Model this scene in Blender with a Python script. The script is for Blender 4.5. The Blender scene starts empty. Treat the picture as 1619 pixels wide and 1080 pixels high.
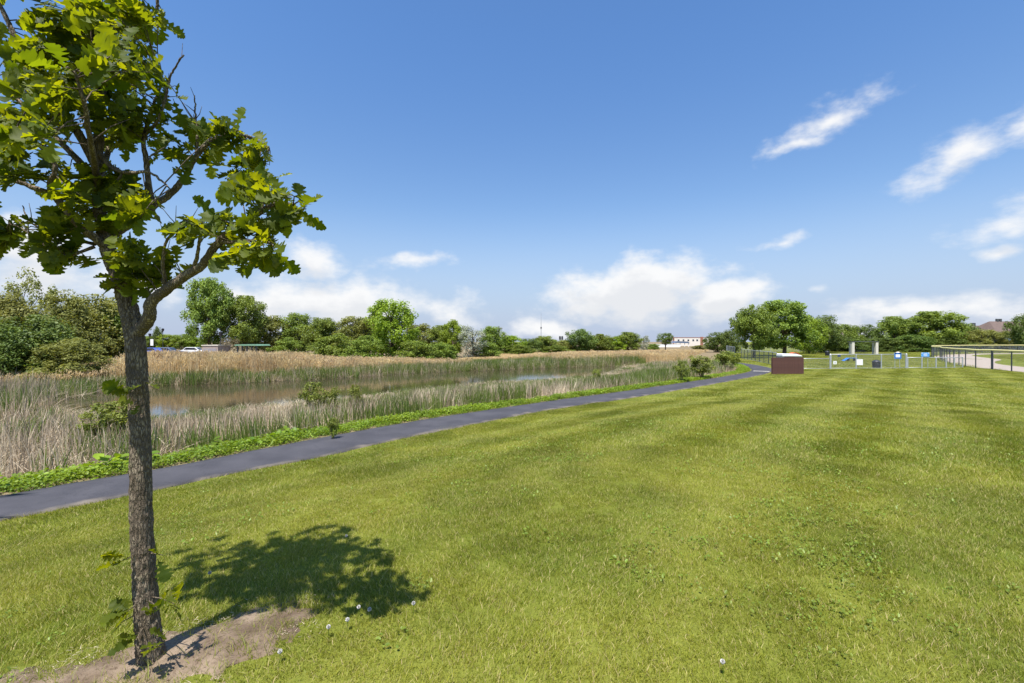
import bpy, math, random
import numpy as np
from mathutils import Vector, Matrix
R = math.radians
rng = np.random.default_rng(7)
random.seed(7)
S = bpy.context.scene
C = S.collection

# ------------------------------------------------------------------ camera, sky, sun, exposure
HZ, F, CAMZ = 540.0, 720.0, 2.5
cam_d = bpy.data.cameras.new('camera'); cam = bpy.data.objects.new('camera', cam_d); C.objects.link(cam)
cam.location = (0, 0, CAMZ); cam.rotation_euler = (R(90), 0, 0)
cam_d.sensor_width = 36; cam_d.lens = 36 * F / 1619; cam_d.clip_start = 0.05; cam_d.clip_end = 5000
S.camera = cam
SUN_EL, SUN_XY = R(67), (-0.34, -0.94)
S.view_settings.view_transform = 'Standard'; S.view_settings.look = 'None'
S.view_settings.exposure = 0.85; S.view_settings.gamma = 1
S.render.engine = 'CYCLES'
S.cycles.max_bounces = 6; S.cycles.diffuse_bounces = 2; S.cycles.glossy_bounces = 3
S.cycles.transmission_bounces = 6; S.cycles.transparent_max_bounces = 8
sd_ = bpy.data.lights.new('sun', 'SUN'); sd_.energy = 4.6; sd_.angle = R(0.53); sd_.color = (1.0, 0.955, 0.88)
sun = bpy.data.objects.new('sun', sd_); C.objects.link(sun)
_ce = math.cos(SUN_EL)
to_sun = Vector((SUN_XY[0] * _ce, SUN_XY[1] * _ce, math.sin(SUN_EL))).normalized()
sun.rotation_euler = to_sun.to_track_quat('Z', 'Y').to_euler()

def azel(px, py):
    a = math.atan((px - 809.5) / F)
    return a, math.atan((HZ - py) / F * math.cos(a))

class NT:
    """small helper to wire node trees"""
    def __init__(s, tree): s.t = tree; s.n = tree.nodes; s.l = tree.links
    def add(s, kind, **kw):
        nd = s.n.new(kind)
        for k, v in kw.items(): setattr(nd, k, v)
        return nd
    def put(s, sock, v):
        if hasattr(v, 'is_linked'): s.l.new(v, sock)
        elif v is not None: sock.default_value = v
    def math(s, op, a, b=None, c=None, clamp=False):
        nd = s.add('ShaderNodeMath', operation=op, use_clamp=clamp)
        s.put(nd.inputs[0], a)
        if b is not None: s.put(nd.inputs[1], b)
        if c is not None: s.put(nd.inputs[2], c)
        return nd.outputs[0]
    def vmath(s, op, a, b=None):
        nd = s.add('ShaderNodeVectorMath', operation=op)
        s.put(nd.inputs[0], a)
        if b is not None: s.put(nd.inputs[1], b)
        return nd.outputs['Value'] if op in ('LENGTH', 'DOT_PRODUCT') else nd.outputs[0]
    def ramp(s, x, a, b, lo=0.0, hi=1.0, smooth=True):
        nd = s.add('ShaderNodeMapRange', interpolation_type='SMOOTHSTEP' if smooth else 'LINEAR')
        s.put(nd.inputs[0], x); s.put(nd.inputs[1], a); s.put(nd.inputs[2], b); s.put(nd.inputs[3], lo); s.put(nd.inputs[4], hi)
        return nd.outputs[0]
    def noise(s, vec, scale, detail=4, rough=0.55, col=False):
        nd = s.add('ShaderNodeTexNoise'); s.put(nd.inputs['Vector'], vec)
        nd.inputs['Scale'].default_value = scale; nd.inputs['Detail'].default_value = detail; nd.inputs['Roughness'].default_value = rough
        return nd.outputs['Color' if col else 'Fac']
    def mix(s, f, a, b):
        nd = s.add('ShaderNodeMix', data_type='RGBA')
        s.put(nd.inputs[0], f); s.put(nd.inputs[6], a); s.put(nd.inputs[7], b)
        return nd.outputs[2]

def c4(c): return (c[0], c[1], c[2], 1.0)

W = bpy.data.worlds.new('World'); S.world = W; W.use_nodes = True
def build_world():
    # clouds: (pixel x, pixel y, half width, half height, tilt deg, strength)
    CL = [(495, 412, 62, 40, 0, 1.05), (520, 478, 190, 48, 0, 1.15), (390, 480, 90, 42, 0, 1.0), (655, 415, 75, 20, -8, .75),
          (720, 495, 70, 40, 0, .75), (60, 420, 150, 62, 0, .95), (30, 355, 55, 22, 0, .7), (190, 455, 120, 40, 0, .9),
          (1000, 462, 165, 58, -6, 1.25), (1150, 475, 80, 40, 0, 1.2), (1110, 430, 65, 20, 0, .7), (860, 520, 85, 28, 0, 1.0), (900, 490, 90, 30, 0, .7),
          (1300, 197, 135, 32, -18, .72), (1265, 230, 95, 20, -10, .68), (1525, 240, 145, 40, -24, .78), (1620, 200, 90, 40, -20, .8),
          (1580, 345, 125, 36, -16, .72), (1570, 392, 50, 18, 0, .72), (1235, 378, 90, 17, -9, .66), (1300, 455, 34, 13, 0, .55),
          (1450, 492, 260, 34, 0, .78), (1330, 520, 240, 26, 0, .7), (1620, 500, 180, 40, 0, .7), (1640, 430, 40, 24, 0, .6)]
    g = bpy.data.node_groups.new('cloud_field', 'ShaderNodeTree')
    g.interface.new_socket('P', in_out='INPUT', socket_type='NodeSocketVector')
    g.interface.new_socket('D', in_out='OUTPUT', socket_type='NodeSocketFloat')
    t = NT(g)
    gi = t.add('NodeGroupInput'); go = t.add('NodeGroupOutput')
    P0 = gi.outputs[0]
    wob = t.vmath('SUBTRACT', t.noise(P0, 9, 3, .5, col=True), (.5, .5, .5))
    sc = t.add('ShaderNodeVectorMath', operation='SCALE'); t.put(sc.inputs[0], wob); sc.inputs[3].default_value = 0.07
    P = t.vmath('ADD', P0, sc.outputs[0])
    m = None
    for (x, y, rx, ry, rot, st) in CL:
        a, e = azel(x, y); k = math.cos(a) ** 2
        mp = t.add('ShaderNodeMapping', vector_type='TEXTURE'); t.put(mp.inputs[0], P)
        mp.inputs[1].default_value = (a, e, 0); mp.inputs[2].default_value = (0, 0, R(-rot))
        mp.inputs[3].default_value = (rx / F * k, ry / F * math.cos(a), 1)
        v = t.math('MULTIPLY', t.ramp(t.vmath('LENGTH', mp.outputs[0]), 1.35, 0.0, 0, 1, False), st)
        m = v if m is None else t.math('MAXIMUM', m, v)
    sx = t.add('ShaderNodeSeparateXYZ'); t.put(sx.inputs[0], P0)
    aa = t.math('ABSOLUTE', sx.outputs[0])
    out = t.ramp(aa, 0.92, 1.1)
    elw = t.ramp(sx.outputs[1], 0.75, 0.05, 0.1, 0.75)
    gen = t.math('MULTIPLY', t.math('MULTIPLY', t.ramp(t.noise(P, 3.2, 2), .42, .7), elw), out)
    m = t.math('MAXIMUM', m, gen)
    mp = t.add('ShaderNodeMapping'); t.put(mp.inputs[0], P0); mp.inputs[3].default_value = (1, 1.7, 1)
    fb = t.noise(mp.outputs[0], 13, 9, .58)
    d = t.math('ADD', m, t.math('MULTIPLY', t.math('SUBTRACT', fb, .5), 1.25))
    t.put(go.inputs[0], t.math('MULTIPLY', t.ramp(d, .24, .86), t.ramp(m, .02, .25)))
    t = NT(W.node_tree); t.n.clear()
    tc = t.add('ShaderNodeTexCoord'); s3 = t.add('ShaderNodeSeparateXYZ')
    nv = t.add('ShaderNodeVectorMath', operation='NORMALIZE'); t.put(nv.inputs[0], tc.outputs['Generated']); t.put(s3.inputs[0], nv.outputs[0])
    az = t.math('ARCTAN2', s3.outputs[0], s3.outputs[1]); el = t.math('ARCSINE', s3.outputs[2])
    def field(dy):
        cb = t.add('ShaderNodeCombineXYZ'); t.put(cb.inputs[0], az); t.put(cb.inputs[1], t.math('ADD', el, dy))
        gn = t.add('ShaderNodeGroup'); gn.node_tree = g; t.put(gn.inputs[0], cb.outputs[0]); return gn.outputs[0]
    d0 = field(0.0); d1 = field(0.035)
    sky = t.add('ShaderNodeTexSky', sky_type='NISHITA', sun_disc=False, sun_elevation=SUN_EL,
                sun_rotation=math.atan2(SUN_XY[0], SUN_XY[1]), air_density=1.0, dust_density=0.4, ozone_density=2.0)
    hs = t.add('ShaderNodeHueSaturation'); hs.inputs['Saturation'].default_value = 1.12; t.put(hs.inputs['Color'], sky.outputs[0])
    tint = t.add('ShaderNodeMix', data_type='RGBA', blend_type='MULTIPLY'); tint.inputs[0].default_value = 1; t.put(tint.inputs[6], hs.outputs[0]); t.put(tint.inputs[7], t.mix(t.ramp(el, .12, .62), (1.0, .94, .93, 1), (.88, 1.02, 1.16, 1)))
    skyc = t.mix(t.ramp(el, .30, .0, 0, .9), tint.outputs[2], (2.4, 2.95, 4.15, 1))
    shade = t.ramp(d1, .1, 1.35)
    cc = t.mix(shade, (5.5, 5.5, 5.5, 1), (4.4, 4.5, 4.7, 1))
    col = t.mix(t.math('MULTIPLY', d0, .95), skyc, cc)
    bg = t.add('ShaderNodeBackground'); bg.inputs[1].default_value = 0.1; t.put(bg.inputs[0], col)
    o = t.add('ShaderNodeOutputWorld'); t.put(o.inputs[0], bg.outputs[0])
build_world()

# ------------------------------------------------------------------ numeric helpers
def hash2(ix, iy, s=0):
    n = (ix.astype(np.int64) * 374761393 + iy.astype(np.int64) * 668265263 + s * 974711) & 0x7fffffff
    n = ((n ^ (n >> 13)) * 1274126177) & 0x7fffffff
    return ((n ^ (n >> 16)) & 0xffff) / 65535.0
def vnoise(x, y, s=0):
    ix = np.floor(x); iy = np.floor(y); fx = x - ix; fy = y - iy
    fx = fx * fx * (3 - 2 * fx); fy = fy * fy * (3 - 2 * fy)
    a = hash2(ix, iy, s); b = hash2(ix + 1, iy, s); c = hash2(ix, iy + 1, s); d = hash2(ix + 1, iy + 1, s)
    return (a * (1 - fx) + b * fx) * (1 - fy) + (c * (1 - fx) + d * fx) * fy
def fbm(x, y, s=0, o=4):
    r = 0; a = .5; t = 0
    for i in range(o):
        r = r + a * vnoise(x * 2 ** i, y * 2 ** i, s + i * 17); t += a; a *= .5
    return r / t
def sstep(a, b, x):
    t = np.clip((x - a) / (b - a), 0, 1); return t * t * (3 - 2 * t)
def plane(px, py, z=0.0):
    y = (CAMZ - z) * F / (py - HZ); return np.array([(px - 809.5) * y / F, y])

# path edges read off the photograph, on the flat ground beside the pond
UP = [(-160, 822), (0, 788), (104, 769), (207, 751), (309, 733), (400, 715), (481, 699), (563, 684), (647, 669), (721, 657), (800, 645.5), (879, 634),
      (985, 619.7), (1078, 606.3), (1149, 595.5), (1178, 590.2), (1188, 586.5), (1186, 582.5), (1178, 578.5), (1164, 575), (1150, 572.6), (1130, 570.4)]
LO = [(-160, 857), (0, 825), (69, 811), (148, 795), (240, 777), (321, 759), (400, 744), (518, 721), (578, 707), (647, 692), (721, 677.5), (790, 663.5), (865, 649.5),
      (950, 636.5), (1036, 623.5), (1121, 608.9), (1178, 598.2), (1212, 591), (1221, 586.5), (1218, 582.5), (1203, 579), (1184, 575.8), (1166, 573.6), (1145, 571.2)]
UPW = np.array([plane(*p) for p in UP]); LOW = np.array([plane(*p) for p in LO])
POND_PX = [(106, 630), (170, 617), (247, 610.5), (400, 605), (533, 598), (647, 590), (720, 587), (800, 584.5), (870, 581.5), (962, 578.5), (985, 581), (960, 590), (936, 597), (880, 600),
           (837, 602.6), (758, 607), (672, 617), (573, 627), (480, 636), (400, 644), (296, 655), (235, 661), (160, 654), (106, 647), (70, 642)]
ZW = -0.55
POND = np.array([plane(x, y, ZW) for x, y in POND_PX])

def seg_dist(x, y, poly, closed=False):
    """unsigned distance to a polyline, and the side of the nearest segment (+ = right of travel)"""
    best = np.full(x.shape, 1e9); side = np.zeros(x.shape)
    n = len(poly)
    for i in range(n if closed else n - 1):
        a = poly[i]; b = poly[(i + 1) % n]; d = b - a
        t = np.clip(((x - a[0]) * d[0] + (y - a[1]) * d[1]) / (d @ d), 0, 1)
        dx = x - a[0] - t * d[0]; dy = y - a[1] - t * d[1]; q = np.hypot(dx, dy)
        cr = (x - a[0]) * d[1] - (y - a[1]) * d[0]
        m = q < best; best = np.where(m, q, best); side = np.where(m, np.sign(cr), side)
    return best, side
def inside(x, y, poly):
    r = np.zeros(x.shape, bool); n = len(poly)
    for i in range(n):
        a = poly[i]; b = poly[(i + 1) % n]
        if a[1] == b[1]: continue
        c = ((a[1] > y) != (b[1] > y)) & (x < (b[0] - a[0]) * (y - a[1]) / (b[1] - a[1]) + a[0])
        r ^= c
    return r
_l0 = LOW[0] + (LOW[0] - LOW[1]) * 12
LOX = np.vstack([[_l0], LOW, [(80, 160)]])
_u0 = UPW[0] + (UPW[0] - UPW[1]) * 12
UPX = np.vstack([[_u0], UPW, [(76, 161)]])
def lawn_d(x, y):
    q, s = seg_dist(x, y, LOX); return q * s
def marsh_d(x, y):
    q, s = seg_dist(x, y, UPX); return -q * s
def pond_sd(x, y):
    q, _ = seg_dist(x, y, POND, True); return np.where(inside(x, y, POND), -q, q)
def ground(x, y):
    x = np.asarray(x, float); y = np.asarray(y, float)
    d = lawn_d(x, y); r = np.hypot(x, y)
    z = 0.75 * sstep(0, 6.8, d) * (1 - sstep(9, 30, r))
    z = z + np.where(d > .5, 0.05 * (fbm(x * .35, y * .35, 3, 2) - .5) * sstep(.5, 3, d), 0)
    m = marsh_d(x, y); p = pond_sd(x, y)
    zm = -0.5 * sstep(0.4, 3.2, m)
    zm = np.where(m > 0, zm, 0)
    zm = zm + np.where(p < 1.2, -0.5 * (1 - sstep(-1.5, 1.2, p)), 0)
    far = sstep(45, 75, y); zm = zm * (1 - far * (p > 1.5))
    return z + zm
def gz(x, y): return float(ground(np.array([x]), np.array([y]))[0])
def at(px, py):
    """ground point seen at a pixel of the photograph"""
    dx = (px - 809.5) / F; dz = (HZ - py) / F
    ys = np.linspace(1.5, 200, 6000); z = ground(dx * ys, ys)
    i = int(np.argmax(CAMZ + dz * ys <= z)); return np.array([dx * ys[i], ys[i], z[i]])

# ------------------------------------------------------------------ mesh helpers
def mesh(name, V, faces, mat=None, attrs=None, smooth=False):
    me = bpy.data.meshes.new(name)
    V = np.asarray(V, np.float32)
    if isinstance(faces, np.ndarray): faces = [faces]
    fl = [np.asarray(f, np.int32) for f in faces if len(f)]
    me.vertices.add(len(V)); me.vertices.foreach_set('co', V.ravel())
    lt = np.concatenate([np.full(len(f), f.shape[1], np.int32) for f in fl])
    ls = np.concatenate([[0], np.cumsum(lt)[:-1]]).astype(np.int32)
    vi = np.concatenate([f.ravel() for f in fl])
    me.loops.add(len(vi)); me.loops.foreach_set('vertex_index', vi)
    me.polygons.add(len(lt)); me.polygons.foreach_set('loop_start', ls); me.polygons.foreach_set('loop_total', lt)
    if smooth: me.polygons.foreach_set('use_smooth', np.ones(len(lt), bool))
    me.update(calc_edges=True)
    for k, v in (attrs or {}).items():
        a = me.attributes.new(k, 'FLOAT', 'POINT'); a.data.foreach_set('value', np.asarray(v, np.float32))
    if mat: me.materials.append(mat)
    return me
def link(name, data, parent=None, loc=(0, 0, 0), label=None, cat=None, group=None, kind=None):
    o = bpy.data.objects.new(name, data); C.objects.link(o); o.location = loc
    if parent: o.parent = parent
    return tag(o, label, cat, group, kind)
def tag(o, label=None, cat=None, group=None, kind=None):
    if label: o['label'] = label
    if cat: o['category'] = cat
    if group: o['group'] = group
    if kind: o['kind'] = kind
    return o
def thing(name, label, cat, loc=(0, 0, 0), rz=0, group=None):
    o = link(name, None, None, loc, label, cat, group); o.rotation_euler.z = rz; o.empty_display_size = .2; return o

class MB:
    def __init__(s): s.v = []; s.f = []; s.n = 0
    def raw(s, V, Fs):
        V = [tuple(map(float, p)) for p in V]
        s.v += V; s.f += [tuple(int(i) + s.n for i in f) for f in Fs]; s.n += len(V); return s
    def box(s, x0, x1, y0, y1, z0, z1):
        return s.raw([(x0, y0, z0), (x1, y0, z0), (x1, y1, z0), (x0, y1, z0), (x0, y0, z1), (x1, y0, z1), (x1, y1, z1), (x0, y1, z1)],
                     [(0, 3, 2, 1), (4, 5, 6, 7), (0, 1, 5, 4), (1, 2, 6, 5), (2, 3, 7, 6), (3, 0, 4, 7)])
    def tube(s, pts, rad, seg=8):
        V, Q, caps = tube(pts, rad, seg); return s.raw(V, [tuple(q) for q in Q] + caps)
    def prism(s, poly, y0, y1):
        """outline in x,z pushed along y"""
        n = len(poly)
        return s.raw([(x, y0, z) for x, z in poly] + [(x, y1, z) for x, z in poly],
                     [tuple(range(n)), tuple(range(2 * n - 1, n - 1, -1))] + [(i, i + n, (i + 1) % n + n, (i + 1) % n) for i in range(n)])
    def build(s, name, mat, parent=None, smooth=False, bevel=0, **kw):
        me = bpy.data.meshes.new(name); me.from_pydata(s.v, [], s.f); me.materials.append(mat); me.update()
        if smooth: me.polygons.foreach_set('use_smooth', np.ones(len(me.polygons), bool))
        o = link(name, me, parent, **kw)
        if bevel:
            b = o.modifiers.new('bevel', 'BEVEL'); b.width = bevel; b.segments = 2; b.limit_method = 'ANGLE'
        return o
def tube(pts, rad, seg=8):
    P = np.asarray(pts, float); n = len(P); rad = np.broadcast_to(np.asarray(rad, float), (n,))
    T = np.gradient(P, axis=0); T /= np.linalg.norm(T, axis=1)[:, None] + 1e-12
    u = np.cross(T[0], (0, 0, 1.0)) if abs(T[0][2]) < .95 else np.array([1.0, 0, 0]); u /= np.linalg.norm(u)
    V = []; a = np.arange(seg) * 2 * math.pi / seg
    for i in range(n):
        u = u - T[i] * (u @ T[i]); u /= np.linalg.norm(u) + 1e-12; w = np.cross(T[i], u)
        V.append(P[i] + rad[i] * (np.cos(a)[:, None] * u + np.sin(a)[:, None] * w))
    i, j = np.meshgrid(np.arange(n - 1), np.arange(seg), indexing='ij'); k = (j + 1) % seg
    Q = np.stack([i * seg + j, i * seg + k, (i + 1) * seg + k, (i + 1) * seg + j], -1).reshape(-1, 4)
    return np.vstack(V), Q, [tuple(range(seg - 1, -1, -1)), tuple((n - 1) * seg + np.arange(seg))]
def spline(pts, m):
    P = np.asarray(pts, float); n = len(P)
    Q = np.vstack([2 * P[0] - P[1], P, 2 * P[-1] - P[-2]]); out = []
    for t in np.linspace(0, n - 1 - 1e-6, m):
        i = int(t); f = t - i; a, b, c, d = Q[i:i + 4]
        out.append(.5 * ((2 * b) + (c - a) * f + (2 * a - 5 * b + 4 * c - d) * f * f + (3 * b - a - 3 * c + d) * f ** 3))
    return np.array(out)

# ------------------------------------------------------------------ materials
def mat(name, col, rough=.7, var=.25, scale=8, bump=0.0, bscale=None, metal=0.0, spec=.4, col2=None, stretch=None):
    m = bpy.data.materials.new(name); m.use_nodes = True; t = NT(m.node_tree); b = t.n['Principled BSDF']
    tc = t.add('ShaderNodeTexCoord'); v = tc.outputs['Object']
    if stretch:
        mp = t.add('ShaderNodeMapping'); t.put(mp.inputs[0], v); mp.inputs[3].default_value = stretch; v = mp.outputs[0]
    n = t.noise(v, scale, 6, .6)
    c2 = col2 or tuple(x * (1 - var) for x in col); c1 = col if col2 else tuple(min(1, x * (1 + var * .6)) for x in col)
    t.put(b.inputs['Base Color'], t.mix(t.ramp(n, .3, .7), c4(c2), c4(c1)))
    b.inputs['Roughness'].default_value = rough; b.inputs['Metallic'].default_value = metal; b.inputs['Specular IOR Level'].default_value = spec
    if bump:
        bp = t.add('ShaderNodeBump'); bp.inputs['Strength'].default_value = bump; bp.inputs['Distance'].default_value = .02
        t.put(bp.inputs['Height'], t.noise(v, bscale or scale * 4, 5)); t.put(b.inputs['Normal'], bp.outputs[0])
    return m
def leafmat(name, dark, light, trans=.35, rough=.55, big=0.0, spec=.35, tcol=None, obvar=.12, accent=None, acc=(.8, .95)):
    """leaf or blade: colour by the blade's own number, thin, lets light through"""
    m = bpy.data.materials.new(name); m.use_nodes = True; t = NT(m.node_tree); b = t.n['Principled BSDF']; out = t.n['Material Output']
    at_ = t.add('ShaderNodeAttribute', attribute_name='rnd'); oi = t.add('ShaderNodeObjectInfo')
    f = at_.outputs['Fac']
    if big:
        ge = t.add('ShaderNodeNewGeometry')
        nn = t.ramp(t.noise(ge.outputs['Position'], big, 3), .32, .68)
        f = t.math('ADD', t.math('MULTIPLY', f, .6), t.math('MULTIPLY', nn, .4))
    col = t.mix(f, c4(dark), c4(light))
    if accent: col = t.mix(t.ramp(at_.outputs['Fac'], acc[0], acc[1]), col, c4(accent))
    hs = t.add('ShaderNodeHueSaturation'); t.put(hs.inputs['Color'], col)
    t.put(hs.inputs['Value'], t.ramp(oi.outputs['Random'], 0, 1, 1 - obvar, 1 + obvar, False))
    t.put(hs.inputs['Hue'], t.ramp(oi.outputs['Random'], 0, 1, .5 - obvar * .08, .5 + obvar * .08, False))
    t.put(b.inputs['Base Color'], hs.outputs[0]); b.inputs['Roughness'].default_value = rough; b.inputs['Specular IOR Level'].default_value = spec
    tr = t.add('ShaderNodeBsdfTranslucent')
    g = t.add('ShaderNodeMix', data_type='RGBA', blend_type='MULTIPLY'); g.inputs[0].default_value = 1
    t.put(g.inputs[6], hs.outputs[0]); g.inputs[7].default_value = c4(tcol or (1.5, 1.4, .5)); t.put(tr.inputs[0], g.outputs[2])
    mx = t.add('ShaderNodeMixShader'); mx.inputs[0].default_value = trans
    t.put(mx.inputs[1], b.outputs[0]); t.put(mx.inputs[2], tr.outputs[0]); t.put(out.inputs[0], mx.outputs[0])
    return m
M = {}
M['grass'] = leafmat('grass_blade', (.100, .150, .012), (.385, .382, .050), .35, .5, .55, .3, (1.3, 1.25, .5), .10, (.52, .43, .20), (.80, .96))
M['weed'] = leafmat('lawn_weed', (.11, .17, .016), (.22, .29, .035), .3, .45, 0, .4)
M['verge'] = leafmat('verge_leaf', (.080, .150, .012), (.26, .35, .025), .35, .5, .8, .35)
M['reed_green'] = leafmat('green_reed', (.070, .120, .020), (.21, .26, .055), .3, .5, .3, .3, (1.2, 1.2, .6))
M['reed_dry'] = leafmat('dry_reed', (.14, .10, .06), (.80, .68, .49), .3, .7, .25, .2, (1.1, 1.0, .8))
M['reed_tan'] = leafmat('tan_reed', (.52, .41, .23), (.86, .72, .47), .45, .7, .2, .2, (1.1, 1.0, .8))
M['plume'] = leafmat('reed_plume', (.28, .165, .07), (.50, .33, .15), .3, .8, 0, .1, (1.1, 1.0, .8))
M['oakleaf'] = leafmat('oak_leaf', (.045, .080, .010), (.135, .180, .014), .58, .55, 0, .25, (2.9, 2.3, .3), .1)
M['t_green'] = leafmat('tree_leaf', (0.09, 0.14, 0.02), (0.26, 0.33, 0.055), .3, .55, 0, .3, None, .14)
M['t_bright'] = leafmat('bright_leaf', (0.13, 0.2, 0.016), (0.32, 0.43, 0.04), .35, .55, 0, .3, None, .1)
M['t_olive'] = leafmat('olive_leaf', (0.13, 0.15, 0.03), (0.3, 0.31, 0.085), .3, .55, 0, .3, None, .12)
M['t_dark'] = leafmat('dark_leaf', (0.062, 0.105, 0.02), (0.17, 0.235, 0.045), .25, .55, 0, .3, None, .12)
M['t_shrub'] = leafmat('shrub_leaf', (.10, .135, .02), (.27, .31, .06), .35, .55, 0, .3, None, .12)
M['t_silver'] = leafmat('silver_leaf', (.22, .25, .17), (.46, .48, .37), .25, .6, 0, .3, (1.1, 1.1, .8), .08)
M['t_brown'] = leafmat('brown_twigs', (.10, .08, .05), (.18, .15, .09), .2, .7, 0, .2, None, .08)
M['bark'] = mat('far_bark', (.12, .09, .065), .9, .4, 6)
M['concrete'] = mat('concrete', (.62, .58, .50), .85, .12, 4)
M['steel'] = mat('galvanised_steel', (.48, .50, .52), .45, .15, 12, metal=.5)
M['wire'] = mat('fence_wire', (.42, .45, .47), .5, .1, 3, metal=.3)
M['darksteel'] = mat('dark_post_steel', (.10, .105, .11), .5, .2, 10, metal=.3)
M['yellow'] = mat('yellow_cap', (.70, .63, .27), .5, .08, 3)
M['fluff'] = mat('seed_fluff', (.68, .66, .62), .9, .1, 30)
M['black'] = mat('black_plastic', (.02, .022, .03), .45, .3, 6)
M['white'] = mat('white_paint', (.80, .80, .78), .5, .05, 3)
M['brownboard'] = mat('brown_board', (.105, .048, .038), .6, .18, 5, stretch=(6, 6, .6))
M['blue'] = mat('blue_sign', (.03, .16, .50), .5, .08, 4)
M['gravel'] = mat('gravel_track', (.36, .30, .25), .95, .15, 3, .3, 60)
M['glass'] = mat('dark_glass', (.03, .035, .045), .08, .1, 2, spec=.7)
M['rubber'] = mat('tyre_rubber', (.02, .02, .02), .85, .2, 10)

# ------------------------------------------------------------------ scattering (uncountable growth)
def blades(n, size, h, w, lean, bias=0.0, seed=0, round_=False, segs=2, flat=False):
    """n bent blades rooted in a square (or disc) patch"""
    r = np.random.default_rng(seed)
    if round_:
        a = r.random(n) * 6.283; q = np.sqrt(r.random(n)) * size / 2; bx, by = q * np.cos(a), q * np.sin(a)
    else: bx, by = (r.random((2, n)) - .5) * size
    hh = r.uniform(h[0], h[1], n); ww = r.uniform(w[0], w[1], n)
    th = r.random(n) * 6.283; ln = r.uniform(lean[0], lean[1], n)
    dx = np.cos(th) * ln + bias; dy = np.sin(th) * ln
    ph = r.random(n) * 3.1416; wx, wy = np.cos(ph) * ww / 2, np.sin(ph) * ww / 2
    V = []; k = 2 * segs + 1
    for s in range(segs):
        t = s / segs; cx = bx + dx * hh * t ** 1.6; cy = by + dy * hh * t ** 1.6; cz = hh * t * (1 - .25 * ln * t); q = 1 - .45 * t
        V += [np.stack([cx - wx * q, cy - wy * q, cz], 1), np.stack([cx + wx * q, cy + wy * q, cz], 1)]
    V.append(np.stack([bx + dx * hh, by + dy * hh, hh * (1 - .25 * ln)], 1))
    V = np.stack(V, 1).reshape(-1, 3); o = np.arange(n)[:, None] * k
    quads = [np.hstack([o + 2 * s, o + 2 * s + 1, o + 2 * s + 3, o + 2 * s + 2]) for s in range(segs - 1)]
    tri = np.hstack([o + 2 * segs - 2, o + 2 * segs - 1, o + 2 * segs])
    return V, (np.vstack(quads) if quads else np.zeros((0, 4), int)), tri, np.repeat(r.random(n), k)
def leaf_patch(n, size, h, ll, seed, wide=.6, up=.35):
    """small broad leaves on short stalks"""
    r = np.random.default_rng(seed)
    a = r.random(n) * 6.283; q = np.sqrt(r.random(n)) * size / 2
    b = np.stack([q * np.cos(a), q * np.sin(a), r.uniform(h[0], h[1], n)], 1)
    th = r.random(n) * 6.283; L = r.uniform(ll[0], ll[1], n); e = r.normal(up, .35, n)
    d = np.stack([np.cos(th) * np.cos(e), np.sin(th) * np.cos(e), np.sin(e)], 1); s = np.stack([-np.sin(th), np.cos(th), r.normal(0, .3, n)], 1)
    W = (L * wide / 2)[:, None]; L = L[:, None]; up_ = np.cross(d, s)
    V = np.stack([b, b + d * L * .35 + s * W + up_ * L * .08, b + d * L * .75 + s * W * .8 + up_ * L * .06, b + d * L - up_ * L * .1,
                  b + d * L * .75 - s * W * .8 + up_ * L * .06, b + d * L * .35 - s * W + up_ * L * .08], 1).reshape(-1, 3)
    o = np.arange(n)[:, None] * 6
    return V, np.vstack([np.hstack([o, o + 1, o + 2, o + 3]), np.hstack([o, o + 3, o + 4, o + 5])]), np.zeros((0, 3), int), np.repeat(r.random(n), 6)
def merge(parts):
    V = []; Q = []; T = []; A = []; n = 0
    for v, q, t, a in parts:
        V.append(v); Q.append(q + n); T.append(t + n); A.append(a); n += len(v)
    return np.vstack(V), np.vstack(Q), np.vstack(T), np.concatenate(A)
def srcs(name, metas):
    col = bpy.data.collections.new(name)
    for i, me in enumerate(metas):
        o = bpy.data.objects.new('%s_%02d' % (name, i), me); col.objects.link(o)
    return col
def patch(name, parts, m): V, Q, T, A = merge(parts); return mesh(name, V, [Q, T], m, {'rnd': A})
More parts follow.
